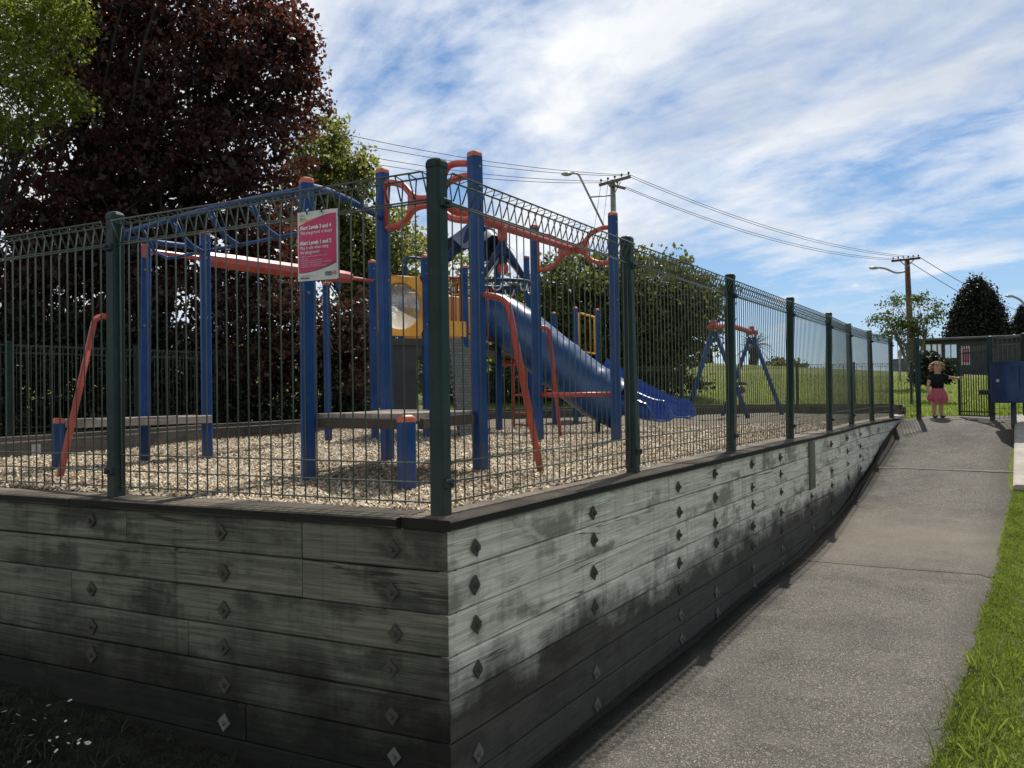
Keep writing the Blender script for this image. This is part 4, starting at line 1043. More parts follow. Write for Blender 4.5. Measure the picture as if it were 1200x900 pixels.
# roof: a moulded four-legged shell with a lattice front
rcx = D(560, 290, 9.6); zlo, zhi = ztop(568, 303, 9.6), ztop(568, 247, 9.6); mb = MB(); NR = 9; vs = []; HW = .37
for j in range(NR+1):
    t_ = j/NR; k_ = (1-t_)**1.15+.04; z_ = zlo+(zhi-zlo)*t_
    for i in range(24):
        g = 2*math.pi*(i+.5)/24; cx_, sy_ = math.cos(g), math.sin(g); m_ = max(abs(cx_), abs(sy_)); sc_ = (1/m_)*.75+.25
        edge_ = abs(abs(cx_)-abs(sy_)); lift = (.24*(edge_)*(1-t_)**1.5)
        vs.append(V((rcx.x, rcx.y, 0))+Matrix.Rotation(.6, 3, 'Z') @ V((cx_*sc_*HW*k_, sy_*sc_*HW*k_, 0))+up*(z_+lift))
fs = []; holes = set()
for j in range(NR):
    for i in range(24):
        if j in (3, 4, 5, 6) and i in (16, 17, 18, 19, 20, 21): continue
        fs.append((j*24+i, j*24+(i+1) % 24, j*24+24+(i+1) % 24, j*24+24+i))
mb.add(vs, fs, True); rf = mb.build('roof', M['bluedark'], tw)
mb = MB()
for j in (3, 4, 5, 6, 7): mb.tube([vs[j*24+i] for i in range(16, 23)], .007, 4)
for i in range(16, 23): mb.tube([vs[j*24+i] for j in (3, 4, 5, 6, 7)], .006, 4)
mb.build('lattice', M['blue'], rf)
mb = MB(); mb.sphere(V((rcx.x, rcx.y, zhi+.02)), .05, sc=(1, 1, 1.3)); mb.build('finial', M['bluedark'], rf)
for px_, py_ in ((524, 305), (598, 306)):
    mb = MB(); e_ = D(px_, py_, 9.3 if px_ < 560 else 9.9); k_ = V((rcx.x, rcx.y, zlo+.1))+(e_-V((rcx.x, rcx.y, e_.z)))*.45
    mb.tube(catmull([k_+up*.05, k_+(e_-k_)*.5+up*.06, e_], 5), [.07]*5+[.05]*5+[.03], 8); mb.build('roof_leg', M['bluedark'], rf)
# tube slide
ax = [D(570, 369, 9.95), D(590, 376, 9.9), D(612, 391, 9.8), D(645, 418, 9.65), D(680, 446, 9.5), D(708, 465, 9.38), D(728, 475, 9.3)]
axc = catmull(ax, 6); r0 = .295; ns = 28
def frame(P, i):
    t_ = (P[min(i+1, len(P)-1)]-P[max(i-1, 0)]).normalized(); s_ = t_.cross(V((0, 0, 1))).normalized(); return t_, s_, s_.cross(t_)
mb = MB(); vs = []; N_ = len(axc)
for i, p in enumerate(axc):
    t_, s_, u_ = frame(axc, i); rr_ = r0*(1.035 if i % 8 == 4 else 1.0)*(1 if i < N_-8 else 1-.006*(i-N_+8))
    for k in range(ns): g = 2*math.pi*k/ns; vs.append(p+s_*math.cos(g)*rr_+u_*math.sin(g)*rr_)
fs = [(i*ns+k, i*ns+(k+1) % ns, i*ns+ns+(k+1) % ns, i*ns+ns+k) for i in range(N_-1) for k in range(ns)]
mb.add(vs, fs, True); sl = mb.build('tube_slide', M['slide'], tw)
def trough(path, w0, w1, side_h, root, name='slide_exit', matn='slidein'):
    P = catmull(path, 6); mb = MB(); vs = []; K_ = 17
    for i, p in enumerate(P):
        t_, s_, u_ = frame(P, i); f_ = i/(len(P)-1); hw_ = w0+(w1-w0)*f_; sh = side_h[0]+(side_h[1]-side_h[0])*f_
        if f_ > .8: sh *= 1-((f_-.8)/.2)**2*.75
        for sgn, th in ((1, 0), (-1, .02)):
            for k in range(K_):
                a = math.pi*(k/(K_-1)); x = -math.cos(a); y = 1-math.sin(a)
                vs.append(p+s_*x*(hw_-th)+u_*(y**1.3*sh+th*1.0))
    fs = []
    st = 2*K_
    for i in range(len(P)-1):
        for k in range(K_-1):
            a = i*st+k; fs.append((a, a+1, a+st+1, a+st)); a += K_; fs.append((a+1, a, a+st, a+st+1))
        for k in (0, K_-1): a = i*st+k; fs.append((a, a+st, a+st+K_, a+K_))
    for i in (0, len(P)-1):
        for k in range(K_-1): a = i*st+k; fs.append((a, a+1, a+1+K_, a+K_))
    mb.add(vs, fs, True); return mb.build(name, M[matn], root)
trough([D(712, 484, 9.35), D(742, 489, 9.2), D(760, 493, 9.1), D(777, 494.5, 8.95)], .19, .18, (.22, .2), sl)
# second slide behind
trough([D(690, 440, 12.6), D(735, 470, 12.1), D(775, 489, 11.6), D(790, 490.5, 11.45), D(802, 490, 11.3)], .27, .26, (.3, .24), tw, 'open_slide')
# red entry hoop and ladder
la, lb = pb(602.5, 501), pb(618, 502.5); zt = ztop(605, 424, la.y)
ld_ = MB(); ld_.tube(fillet([la, V((la.x, la.y, zt)), V((la.x-.12, la.y+.25, zt-.05))], .1), .016, 8); ld_.tube(fillet([lb, V((lb.x, lb.y, zt)), V((lb.x-.12, lb.y+.25, zt-.05))], .1), .016, 8); lo = ld_.build('ladder_rails', M['red'], tw)
for y_ in (442, 463, 484, 497):
    mb = MB(); z_ = ztop(605, y_, la.y); mb.tube([V((la.x, la.y, z_)), V((lb.x, lb.y, z_))], .015, 8); mb.build('rung', M['red'], lo)
mb = MB(); c_ = D(599, 425, 11.5); mb.box(c_, (.3, .35, .07), ch=.01); mb.build('step_deck', M['red'], tw)
mb = MB(); mb.tube([D(591, 422, 11.5), D(591, 402, 11.5)], .016, 8); mb.build('stanchion', M['red'], tw)
# rear tower
T7 = tpost(650, 495, 648.5, 366); T8 = tpost(675, 496, 674, 360); T9 = tpost(701, 492.5, 699.5, 362); T10 = tpost(630, 494, 629, 380, 14.2)
mb = MB(); q = [T7, T8, T9, V((T9.x-.3, T9.y+.9, 0)), V((T7.x+.1, T7.y+.9, 0))]
mb.add([(p.x, p.y, .8) for p in q]+[(p.x, p.y, .72) for p in q], [(0, 1, 2, 3, 4), (9, 8, 7, 6, 5)]+[(i, i+5, (i+1) % 5+5, (i+1) % 5) for i in range(5)]); mb.build('deck', M['darkboard'], tw)
mb = MB(); zt, zb3 = ztop(688, 369, 13.2), ztop(688, 413, 13.2); a_, b_ = D(679, 400, 12.9), D(697, 400, 13.6); a_.z = b_.z = 0
for k in (0, .38, .7, 1): q = a_+(b_-a_)*k; mb.tube([q+up*zb3, q+up*zt], .018 if k in (0, 1) else .011, 8)
for z in (zt, zb3): mb.tube([a_+up*z, b_+up*z], .018, 8)
mb.build('yellow_barrier', M['yellow'], tw)
mb = MB(); c_ = D(643.5, 457, 11.4); mb.tube([c_+V((.06*math.cos(g), 0, .085*math.sin(g))) for g in np.linspace(0, 6.283, 17)[:-1]], .012, 6, closed=True); mb.tube([c_+V((-.06, 0, 0)), c_+V((.06, 0, 0))], .008, 6); mb.build('steering_wheel', M['orange'], tw)
mb = MB(); q = [D(648, 420, 13), D(665, 420, 12.8)]; mb.tube([q[0], q[1]], .016, 8); mb.tube([D(648, 436, 13), D(665, 436, 12.8)], .016, 8); mb.build('rear_rail', M['red'], tw)
for px_ in (700, 722):
    mb = MB(); q = D(px_, 468, 9.38); mb.tube([V((q.x, q.y, BARK-.03)), V((q.x, q.y, q.z-.2))], .03, 8); mb.build('slide_support', M['bluedark'], sl)

# 6. swing set
sw_ = thing('swing_set', 'blue A-frame toddler swing with red top bar at the far end of the playground', 'swing', G(862, 487))
def ground_on(px, Y): p = D(px, 470, Y); p.z = BARK; return p
fA = [ground_on(803, 14.6), ground_on(877, 14.2)]; fB = [ground_on(846, 16.3), ground_on(917, 15.9)]
apA = D(836, 383, 14.4); apB = D(881, 389, 16.1); topz = (apA.z+apB.z)/2
apB.z = apA.z*.4+apB.z*.6
for f_, ap in ((fA, apA), (fB, apB)):
    for q in f_:
        mb = MB(); mb.tube([q+V((0, 0, -.04)), ap+(q-ap)*.06], .04, 10); mb.build('leg', M['blue'], sw_)
    mb = MB(); dv = (f_[1]-f_[0]).normalized()
    mb.tube([ap-dv*.1+V((0, 0, -.04)), ap+V((0, 0, .04)), ap+dv*.1+V((0, 0, -.04))], .05, 10); mb.tube([ap+V((0, 0, -.02)), ap+V((0, 0, .12))], .05, 8); mb.build('yoke', M['red'], sw_)
mb = MB(); mb.tube(catmull([apA, apA+(apB-apA)*.3+V((0, 0, .05)), apA+(apB-apA)*.6+V((0, 0, .05)), apB], 5), .05, 10); mb.build('top_bar', M['red'], sw_)
mid = (apA+apB)/2; st = D(864, 456, 15.2)
for s_ in (-.14, .14):
    mb = MB(); q = (apB-apA).normalized(); mb.tube([mid+q*s_*2.2, st+q*s_+V((0, 0, .1))], .011, 5); mb.build('chain', M['grey'], sw_)
mb = MB(); mb.tube([st+V((.15*math.cos(g), .15*math.sin(g), .1)) for g in np.linspace(0, 6.283, 17)[:-1]], .03, 8, closed=True)
mb.sphere(st+V((0, 0, -.02)), .15, 12, 8, (1, 1, .6)); mb.build('bucket_seat', M['black'], sw_)

# 7. timber edging of the bark
ed = thing('timber_edging', 'dark timber edging board bounding the far side of the wood chip area', 'edging', far[6])
fe = Path([V((p.x, p.y, 0)) for p in far][::-1]).prep()
cuts = list(np.arange(0, fe.len(), 2.4))+[fe.len()]
for a, b in zip(cuts[:-1], cuts[1:]):
    if b-a < .1: continue
    mb = MB(); sweep_plank(mb, fe, V((0, -1, 0)), a+.003, b-.003, -.06, .115, .06, (random.uniform(0, 9), random.uniform(0, 9)), step=.3); mb.build('edging_board', M['wood_edge'], ed)
    mb = MB(); sweep_plank(mb, Path([p+V((0, .12, 0)) for p in fe.p]).prep(), V((0, -1, 0)), a+.003, b-.003, -.06, .155, .05, (random.uniform(0, 9), random.uniform(0, 9)), step=.3); mb.build('rear_board', M['wood_edge'], ed)
mb = MB(); q = PL(42, 527, far[12].copy(), far[11].copy(), .012); mb.box(q, (.085, .01, .085), rz=math.atan2((far[11]-far[12]).y, (far[11]-far[12]).x)); mb.build('small_plate', M['grey'], ed)
# pale kerb beyond the end of the wall
kb = thing('concrete_kerb', 'pale concrete kerb between the end of the timber wall and the gate post', 'kerb', RP[-1])
mb = MB(); a_, b_ = RP[-1]+V((.06, .05, 0)), gp+V((-.05, .5, 0)); mb.box((a_+b_)/2+V((0, 0, -.03)), ((b_-a_).length, .14, .14), rz=math.atan2((b_-a_).y, (b_-a_).x), ch=.01); mb.build('kerb_stone', M['concrete'], kb)

# ------------------------------------------------------------------ trees
def leaf_quads(c, size, rg, flat=.0):
    n = len(c); 
    a = rg.normal(0, 1, (n, 3)); a[:, 2] -= .35; a /= np.linalg.norm(a, axis=1)[:, None]
    b = rg.normal(0, 1, (n, 3)); b -= a*np.sum(a*b, 1)[:, None]; b /= np.linalg.norm(b, axis=1)[:, None]
    L = (size*rg.choice([.55, .8, 1.0, 1.25, 1.5], n, p=[.2, .28, .27, .17, .08])*rg.uniform(.85, 1.15, n))[:, None]; Wd = L*rg.uniform(.45, .75, n)[:, None]
    v = np.stack([c-a*L*.5, c-a*L*.02+b*Wd*.5, c+a*L*.5, c-a*L*.02-b*Wd*.5], 1).reshape(-1, 3)
    return v, np.arange(4*n).reshape(n, 4)
def lobe(px, py, Y, rx, ry, dep=None, wt=1.0):
    p = D(px, py, Y); return (p, rx*Y/960, dep if dep else rx*Y/960, ry*Y/960, wt)
def crown_points(lobes, ncl, per, sig, rg, shell=.55):
    vol = np.array([l[1]*l[2]*l[3]*l[4] for l in lobes])**.7; pr = vol/vol.sum(); pts = []; cl = []
    for l, k in zip(lobes, rg.multinomial(ncl, pr)):
        d = rg.normal(0, 1, (k, 3)); d /= np.linalg.norm(d, axis=1)[:, None]
        r = shell+(1-shell)*rg.uniform(0, 1, k)**.6; r = np.where(rg.uniform(0, 1, k) < .25, rg.uniform(0, shell, k), r)
        c = np.array(l[0])+d*r[:, None]*np.array([l[1], l[2], l[3]]); cl.append(c)
    c = np.vstack(cl); sg = sig*rg.uniform(.5, 1.5, (len(c), 1, 1))
    p = c[:, None, :]+np.clip(rg.normal(0, 1, (len(c), per, 3)), -1.7, 1.7)*sg*np.array([1.25, 1.25, .7])
    shade = np.repeat(rg.normal(0, .18, len(c)), per)
    return p.reshape(-1, 3), c, shade
def tree(name, label, cat, base, lobes, ncl, per, sig, size, leaf, bark='bark', tr_r=.12, trunks=None, group=None, seed=1, nbr=40, shell=.55, zmin=None):
    rg = np.random.default_rng(seed); base = V(base); root = thing(name, label, cat, base, group)
    p, cl, sh = crown_points(lobes, ncl, per, sig, rg, shell)
    if zmin is not None:
        k = p[:, 2] > zmin; p, sh = p[k], sh[k]
    v, f = leaf_quads(p, size, rg)
    np_mesh('crown', v, f, M[leaf], root, var=np.clip(rg.normal(.42, .24, len(f))+sh, 0, 1))
    mb = MB(); hubs = trunks or [sum((V(l[0]) for l in lobes), V())/len(lobes)]
    for h_ in hubs:
        h_ = V(h_); m_ = base+(h_-base)*.5+V((rg.normal(0, .1), rg.normal(0, .1), 0))
        mb.tube(catmull([base+V((0, 0, -.15)), m_, h_], 6), list(np.linspace(tr_r, tr_r*.5, 13)), 8)
    for i in range(nbr):
        e = V(cl[rg.integers(len(cl))]); h_ = V(hubs[rg.integers(len(hubs))]); s_ = base+(h_-base)*rg.uniform(.55, 1.0)
        m_ = s_+(e-s_)*.5+V(rg.normal(0, .12, 3))*(e-s_).length*.5
        mb.tube(catmull([s_, m_, e], 4), list(np.linspace(tr_r*.24, tr_r*.04, 9)), 5)
    mb.build('trunk', M[bark], root)
    return root
def tz(px, Y): 
    p = D(px, 470, Y); return V((p.x, p.y, float(terrain(p.x, p.y))))
ML = [lobe(170, 110, 14, 130, 115, 1.6), lobe(285, 80, 14.2, 80, 80, 1.3), lobe(215, -40, 14, 120, 80, 1.6), lobe(335, 115, 14.2, 40, 60, .8), lobe(110, 230, 13.8, 140, 95, 1.7), lobe(280, 205, 14, 85, 75, 1.3),
      lobe(160, 330, 13.6, 150, 90, 1.5), lobe(30, 330, 13.5, 90, 110, 1.4), lobe(310, 290, 13.8, 55, 50, 1.0), lobe(355, 60, 14.2, 22, 26, .4), lobe(362, 100, 14.2, 18, 22, .4), lobe(330, 30, 14.2, 40, 40, .8), lobe(110, 30, 14.4, 90, 90, 1.3)]
tree('maple_tree', 'large dark purple-leaved maple towering over the loop ladder', 'tree', tz(160, 14), ML, 2300, 46, .125, .098, 'maple', 'bark', .2, trunks=[D(150, 240, 14), D(250, 120, 14), D(90, 120, 14)], seed=3, nbr=140)
CL = [lobe(330, 400, 13.2, 75, 75, 1.1), lobe(390, 430, 13.4, 50, 60, .9), lobe(270, 430, 13.0, 70, 60, .9), lobe(420, 390, 13.4, 28, 50, .6), lobe(300, 350, 13.2, 70, 40, .9)]
tree('copper_shrub', 'copper-brown leafy shrub behind the notice and blue posts, under the purple maple', 'shrub', tz(340, 13.2), CL, 700, 34, .11, .085, 'copper', 'bark', .06, seed=4, nbr=50)
UL = [lobe(60, 440, 12.6, 110, 80, 1.0), lobe(180, 450, 12.8, 90, 70, 1.0), lobe(250, 470, 12.9, 60, 40, .8), lobe(-60, 420, 12, 90, 110, 1.2), lobe(130, 400, 12.8, 90, 50, .9), lobe(60, 492, 12.3, 110, 35, 1.0), lobe(200, 492, 12.6, 90, 30, 1.0), lobe(320, 488, 13.0, 70, 25, .9), lobe(400, 478, 13.4, 50, 22, .6), lobe(-80, 470, 12, 90, 60, 1)]
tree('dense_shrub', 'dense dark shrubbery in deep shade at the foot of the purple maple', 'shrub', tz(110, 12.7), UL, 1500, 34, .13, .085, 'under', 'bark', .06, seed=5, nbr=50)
GL = [lobe(10, 50, 11, 48, 60, .8), lobe(48, 100, 11.2, 34, 38, .6), lobe(5, 150, 11, 36, 34, .5), lobe(78, 40, 11.4, 24, 40, .4), lobe(-60, 40, 11, 70, 110, 1.0), lobe(45, 5, 11, 50, 30, .6), lobe(92, 120, 11.3, 16, 12, .2)]
tree('ash_tree', 'light green feathery tree overlapping the purple maple', 'tree', tz(-120, 11.4), GL, 460, 44, .10, .058, 'lime', 'bark', .05, trunks=[D(-60, 200, 11.2), D(40, 145, 11.1)], seed=6, nbr=50)
G2 = [lobe(375, 200, 18, 45, 45, .9), lobe(405, 235, 18, 35, 50, .8), lobe(410, 300, 18, 45, 50, .9), lobe(360, 260, 18, 50, 60, .9), lobe(390, 165, 18.2, 22, 26, .5), lobe(425, 195, 18, 14, 18, .4), lobe(460, 290, 18.3, 35, 45, .8), lobe(445, 350, 18.3, 50, 50, .9), lobe(430, 430, 18, 55, 60, .9)]
tree('poplar_tree', 'yellow-green tree rising between the purple maple and the blue posts', 'tree', tz(410, 18), G2, 900, 34, .125, .105, 'olive', 'bark', .12, trunks=[D(400, 300, 18), D(440, 330, 18.2)], seed=7, nbr=110)
G3 = [lobe(500, 330, 21, 35, 60, .8), lobe(530, 390, 21, 50, 60, 1), lobe(490, 420, 21, 40, 50, .8), lobe(545, 330, 21.5, 30, 40, .7)]
tree('young_tree', 'small leafy green tree seen through the play tower', 'tree', tz(505, 21), G3, 320, 32, .16, .12, 'olive', 'bark', .08, seed=8, nbr=25)
PH = [lobe(610, 385, 27, 65, 60, 1.8), lobe(680, 355, 27, 75, 60, 2.0), lobe(755, 345, 27, 70, 52, 2.0), lobe(800, 380, 27, 46, 50, 1.5), lobe(720, 405, 26.5, 85, 45, 1.9), lobe(640, 425, 26.5, 75, 40, 1.8), lobe(770, 415, 26.7, 50, 30, 1.4), lobe(822, 350, 27, 26, 36, .9), lobe(560, 425, 27, 45, 45, 1.2)]
tree('evergreen_tree', 'broad dark evergreen tree on the bank behind the slide', 'tree', tz(700, 27), PH, 1900, 36, .2, .15, 'pohu', 'bark', .22, trunks=[D(680, 390, 27), D(735, 380, 27), D(630, 410, 27)], seed=9, nbr=160)
P3 = [lobe(560, 455, 26, 60, 20, 1.2), lobe(640, 455, 25.5, 60, 18, 1.2), lobe(780, 448, 26.5, 45, 16, 1.0)]
tree('low_shrub', 'low dark shrub under the broad evergreen on the bank behind the slide', 'shrub', tz(640, 25.5), P3, 260, 30, .2, .14, 'under', 'bark', .05, seed=10, nbr=20)
# sparse tree near the brown pole
S3 = [lobe(1032, 372, 30, 14, 16, .5), lobe(1050, 352, 30, 14, 10, .5), lobe(1075, 350, 30, 14, 12, .5), lobe(1095, 358, 30, 12, 12, .5), lobe(1085, 375, 30, 16, 10, .5), lobe(1060, 380, 30, 22, 14, .7), lobe(1040, 392, 30, 14, 10, .5), lobe(1100, 372, 30, 8, 8, .3), lobe(1070, 395, 30, 20, 8, .5)]
tree('blossom_tree', 'sparse spreading tree with thin bare twigs beside the brown power pole', 'tree', tz(1075, 30), S3, 170, 18, .13, .10, 'greenleaf', 'barkpale', .075, trunks=[D(1062, 402, 30), D(1086, 385, 30), D(1047, 385, 30), D(1075, 375, 30)], seed=11, nbr=70, shell=.3)
def conifer(label, px, Y, top, bot, halfw, seed, group='dark conifers behind the house'):
    rg = np.random.default_rng(seed); b = tz(px, Y); zt = D(px, top, Y).z; zb_ = b.z-.2; rw = halfw*Y/960; root = thing('cypress_tree', label, 'tree', b, group)
    n = 1700; t_ = rg.uniform(0, 1, n)**.9; z = zb_+(zt-zb_)*t_
    prof = np.clip(np.sin(np.pi*np.clip(t_*.72+.28, 0, 1))**.55*1.0, 0.05, 1)*np.where(t_ > .9, np.sqrt(np.clip((1.02-t_)/.12, 0, 1)), 1)
    g = rg.uniform(0, 2*np.pi, n); r = rw*prof*rg.uniform(.72, 1.06, n)
    c = np.stack([b.x+r*np.cos(g), b.y+r*np.sin(g), z], 1)
    p = (c[:, None, :]+rg.normal(0, 1, (n, 40, 3))*np.array([.16, .16, .26])*(rw/1.6)).reshape(-1, 3)
    v, f = leaf_quads(p, .15*rw/1.6, rg); np_mesh('crown', v, f, M['conif'], root, var=rg.uniform(0, 1, len(f)))
    mb = MB(); mb.tube([b+V((0, 0, -.3)), V((b.x, b.y, zt-1))], [.25, .08], 8); mb.build('trunk', M['bark'], root)
conifer('tall dark rounded cypress behind the dark house', 1147, 62, 335, 450, 33, 21)
conifer('partly seen dark cypress beside the street lamp, smaller than the rounded one', 1200, 66, 362, 450, 15, 22)
# tiny far conifer on the ridge and phoenix palm
def ridge(px, Y=47): p = tz(px, Y); return p
b = ridge(828); root = thing('cypress_tree', 'tiny dark conifer on the grass ridge between the swing legs', 'tree', b)
rg = np.random.default_rng(31); n = 900; t_ = rg.uniform(0, 1, n); r = .36*np.sin(np.pi*np.clip(t_*.75+.22, 0, 1)); g = rg.uniform(0, 6.28, n)
zt = D(828, 408, 47).z
v, f = leaf_quads(np.stack([b.x+r*np.cos(g), b.y+r*np.sin(g), b.z+(zt-b.z)*t_], 1), .2, rg); np_mesh('crown', v, f, M['conif'], root, var=rg.uniform(0, 1, n))
mb = MB(); mb.tube([b+V((0, 0, -.2)), b+V((0, 0, .6))], .08, 6); mb.build('trunk', M['bark'], root)
b = ridge(883, 49); pc = D(884, 405, 49); palm = thing('palm_tree', 'round-headed palm tree on the grass ridge behind the swing', 'palm', b)
mb = MB(); mb.tube([b+V((0, 0, -.2)), V((pc.x, pc.y, pc.z-.25))], [.28, .24], 8); mb.sphere(V((pc.x, pc.y, pc.z-.3)), .38, 10, 7, (1, 1, 1)); mb.build('trunk', M['bark'], palm)
for k in range(54):
    g = rg.uniform(0, 6.28); el = rg.uniform(-.75, 1.35); Lf = rg.uniform(.85, 1.15); h_ = V((math.cos(g)*math.cos(el), math.sin(g)*math.cos(el), math.sin(el)))
    pts = [pc+h_*(Lf*q)+V((0, 0, -.42*q*q*math.cos(el)*Lf)) for q in np.linspace(0, 1, 8)]; mb = MB(); mb.tube(pts, .012, 4)
    for j in range(1, 8):
        p_ = pts[j]; tg = (pts[j]-pts[j-1]).normalized(); s_ = tg.cross(V((0, 0, 1)))
        if s_.length < .01: s_ = V((1, 0, 0))
        s_.normalize()
        for jj in (0, .5):
            pp = p_-(pts[j]-pts[j-1])*jj
            for sg_ in (-1, 1): e_ = pp+s_*sg_*.17*(1.1-j/10)+tg*.12+V((0, 0, -.04)); mb.add([pp-tg*.02, pp+tg*.025, e_], [(0, 1, 2)])
    mb.build('frond', M['hedge'], palm)
def shrubm(name, label, lobes, base, leaf, ncl, size, sig, seed, cat='shrub'):
    tree(name, label, cat, base, lobes, ncl, 26, sig, size, leaf, 'bark', .04, seed=seed, nbr=12)
shrubm('distant_bush', 'low round bushes on the skyline close to the palm tree', [lobe(912, 429, 52, 12, 6, 1), lobe(930, 430, 52, 12, 5, 1)], tz(918, 52), 'pohu', 70, .25, .2, 41)
shrubm('hedge', 'dark green hedge sloping down behind the toddler', [lobe(1090, 427, 24, 10, 13, .5), lobe(1102, 432, 24, 11, 10, .5), lobe(1082, 440, 24, 8, 12, .4), lobe(1100, 442, 24, 14, 7, .5)], tz(1093, 24), 'hedge', 220, .13, .09, 42, 'hedge')

# ------------------------------------------------------------------ house
hb = D(1083, 440, 50); hang = R(-26.5); hu = V((math.cos(hang), math.sin(hang), 0)); hv = V((-hu.y, hu.x, 0)); HL = 9.5; HD = 6.0
hb.z = 0; H1 = hb+hu*HL; HM = Matrix((hu, hv, V((0, 0, 1)))).transposed()
ztp = D(1084, 400, 50).z; hgz = float(terrain(hb.x+2, hb.y))-.8
ho = thing('house', 'low dark house with pale windows on the rise behind the gate', 'house', (hb.x, hb.y, hgz))
def hloc(px): 
    q = PL(px, 430, hb.copy(), H1.copy()); q.z = 0; return (q-hb).dot(hu)
wins = [(hloc(a_), hloc(b_)) for a_, b_ in ((1085.5, 1091), (1093, 1098), (1099.5, 1103.5), (1107, 1122.5))]
qd = PL(1110, 420.5, hb.copy(), H1.copy()); zw0 = qd.z; zw1 = PL(1110, 403, hb.copy(), H1.copy()).z
def hbox(mb, x0, x1, y0, y1, z0, z1, ch=0.0): mb.box(hb+hu*((x0+x1)/2)+hv*((y0+y1)/2)+V((0, 0, (z0+z1)/2)), (x1-x0, y1-y0, z1-z0), M=HM, ch=ch)
mb = MB(); xs_ = [0]+[x for w_ in wins for x in w_]+[HL]
for i in range(0, len(xs_), 2): hbox(mb, xs_[i], xs_[i+1], 0, .2, zw0, zw1)
hbox(mb, 0, HL, 0, .2, hgz, zw0-.002); hbox(mb, 0, HL, 0, .2, zw1+.002, ztp)
hbox(mb, 0, .2, .202, HD, hgz, ztp); hbox(mb, HL-.2, HL, .202, HD, hgz, ztp); hbox(mb, .2, HL-.2, HD-.2, HD, hgz, ztp); mb.build('wall', M['housewall'], ho)
mb = MB(); hbox(mb, -.25, HL+.4, -.4, HD+.3, ztp+.01, ztp+.16, .03); mb.build('roof', M['housetrim'], ho)
mb = MB()
for k in range(1, 14): hbox(mb, 2.9+k*.45, 2.93+k*.45, -.02, -.002, hgz, zw1)
mb.build('cladding_battens', M['housetrim'], ho)
for i, (a_, b_) in enumerate(wins):
    mb = MB(); fw = .05
    for x_ in (a_+fw/2, b_-fw/2)+(((a_+b_)/2,) if i == 3 else ()): hbox(mb, x_-fw/2, x_+fw/2, -.03, .08, zw0, zw1)
    for z_ in (zw0+fw/2, zw1-fw/2): hbox(mb, a_, b_, -.034, .076, z_-fw/2, z_+fw/2)
    o = mb.build('window', M['white'] if i < 3 else M['housetrim'], ho); mb = MB(); hbox(mb, a_+.01, b_-.01, .03, .05, zw0+.01, zw1-.01); mb.build('pane', M['glass'], o)

# ------------------------------------------------------------------ power poles, lamps, cables
def insul(mb, p): mb.tube([p, p+V((0, 0, .09)), p+V((0, 0, .11)), p+V((0, 0, .2))], [.02, .02, .06, .045], 6)
Y1 = 38; pt = D(718, 211, Y1); pbz = float(terrain(pt.x, pt.y))
p1 = thing('power_pole', 'grey power pole with twin crossarms and a long lamp arm behind the slide', 'power pole', (pt.x, pt.y, pbz))
mb = MB(); mb.tube([V((pt.x+.05, pt.y, pbz-.3)), pt], [.2, .12], 10); mb.build('pole', M['concpole'], p1)
def arm(root, a, b, w=.07, ins=4, nm='crossarm', m_='polewood'):
    mb = MB(); mb.tube([a, b], w, 4, smooth=False); o = mb.build(nm, M[m_], root); mb = MB()
    for k in range(ins):
        f_ = (k+.3)/(ins-.4) if ins > 1 else .5
        insul(mb, a+(b-a)*min(.97, f_)+V((0, 0, w*.6)))
    if ins: mb.build('insulators', M['black'], o)
    return o
arm(p1, D(702, 217, Y1-.2), D(739, 207, Y1-.2), .085, 5); arm(p1, D(714, 216, Y1-.25), D(733, 221, Y1-.25), .075, 1)
mb = MB()
for a, b in ((D(712, 215, Y1-.2), D(718, 223, Y1-.2)), (D(727, 213, Y1-.2), D(719, 229, Y1-.2))): mb.tube([a, b], .025, 5)
mb.build('brace', M['grey'], p1)
mb = MB(); mb.tube(fillet([D(709, 268, Y1), D(677.5, 203, Y1), D(669, 203, Y1)], .5), .05, 8); mb.tube([D(692, 231, Y1), D(717, 229, Y1)], .035, 6); la_ = mb.build('lamp_arm', M['grey'], p1)
mb = MB(); c_ = D(664, 204, Y1); mb.sphere(c_, .26, 12, 8, (1, .5, .38)); mb.build('lamp_head', M['lamp'], la_)
Y2 = 58; pt2 = D(1063, 305, Y2); b2z = float(terrain(pt2.x, pt2.y))
p2 = thing('power_pole', 'brown wooden power pole with one crossarm above the sparse tree', 'power pole', (pt2.x, pt2.y, b2z))
mb = MB(); mb.tube([V((pt2.x+.2, pt2.y, b2z-.3)), pt2], [.26, .17], 10); mb.build('pole', M['polebrown'], p2)
arm(p2, D(1045, 306, Y2-.25), D(1078, 302.5, Y2-.25), .1, 6, m_='polebrown')
mb = MB()
for a in (D(1055, 306, Y2-.2), D(1071, 304, Y2-.2)): mb.tube([a, D(1063, 313, Y2-.2)], .04, 5)
mb.build('brace', M['grey'], p2)
mb = MB(); mb.tube(catmull([D(1062, 318, Y2), D(1050, 319.5, Y2), D(1038, 315, Y2), D(1029, 313.5, Y2)], 5), .07, 8); la_ = mb.build('lamp_arm', M['grey'], p2)
mb = MB(); mb.sphere(D(1024, 314, Y2), .36, 12, 8, (1, .5, .32)); mb.build('lamp_head', M['lamp'], la_)
mb = MB(); q = D(1053, 414, 40); p3 = None
Y3 = 55; s3 = D(1212, 372, Y3); l3 = thing('street_lamp', 'slim grey street lamp with curved arm between the two dark cypresses', 'street lamp', (s3.x, s3.y, float(terrain(s3.x, s3.y))))
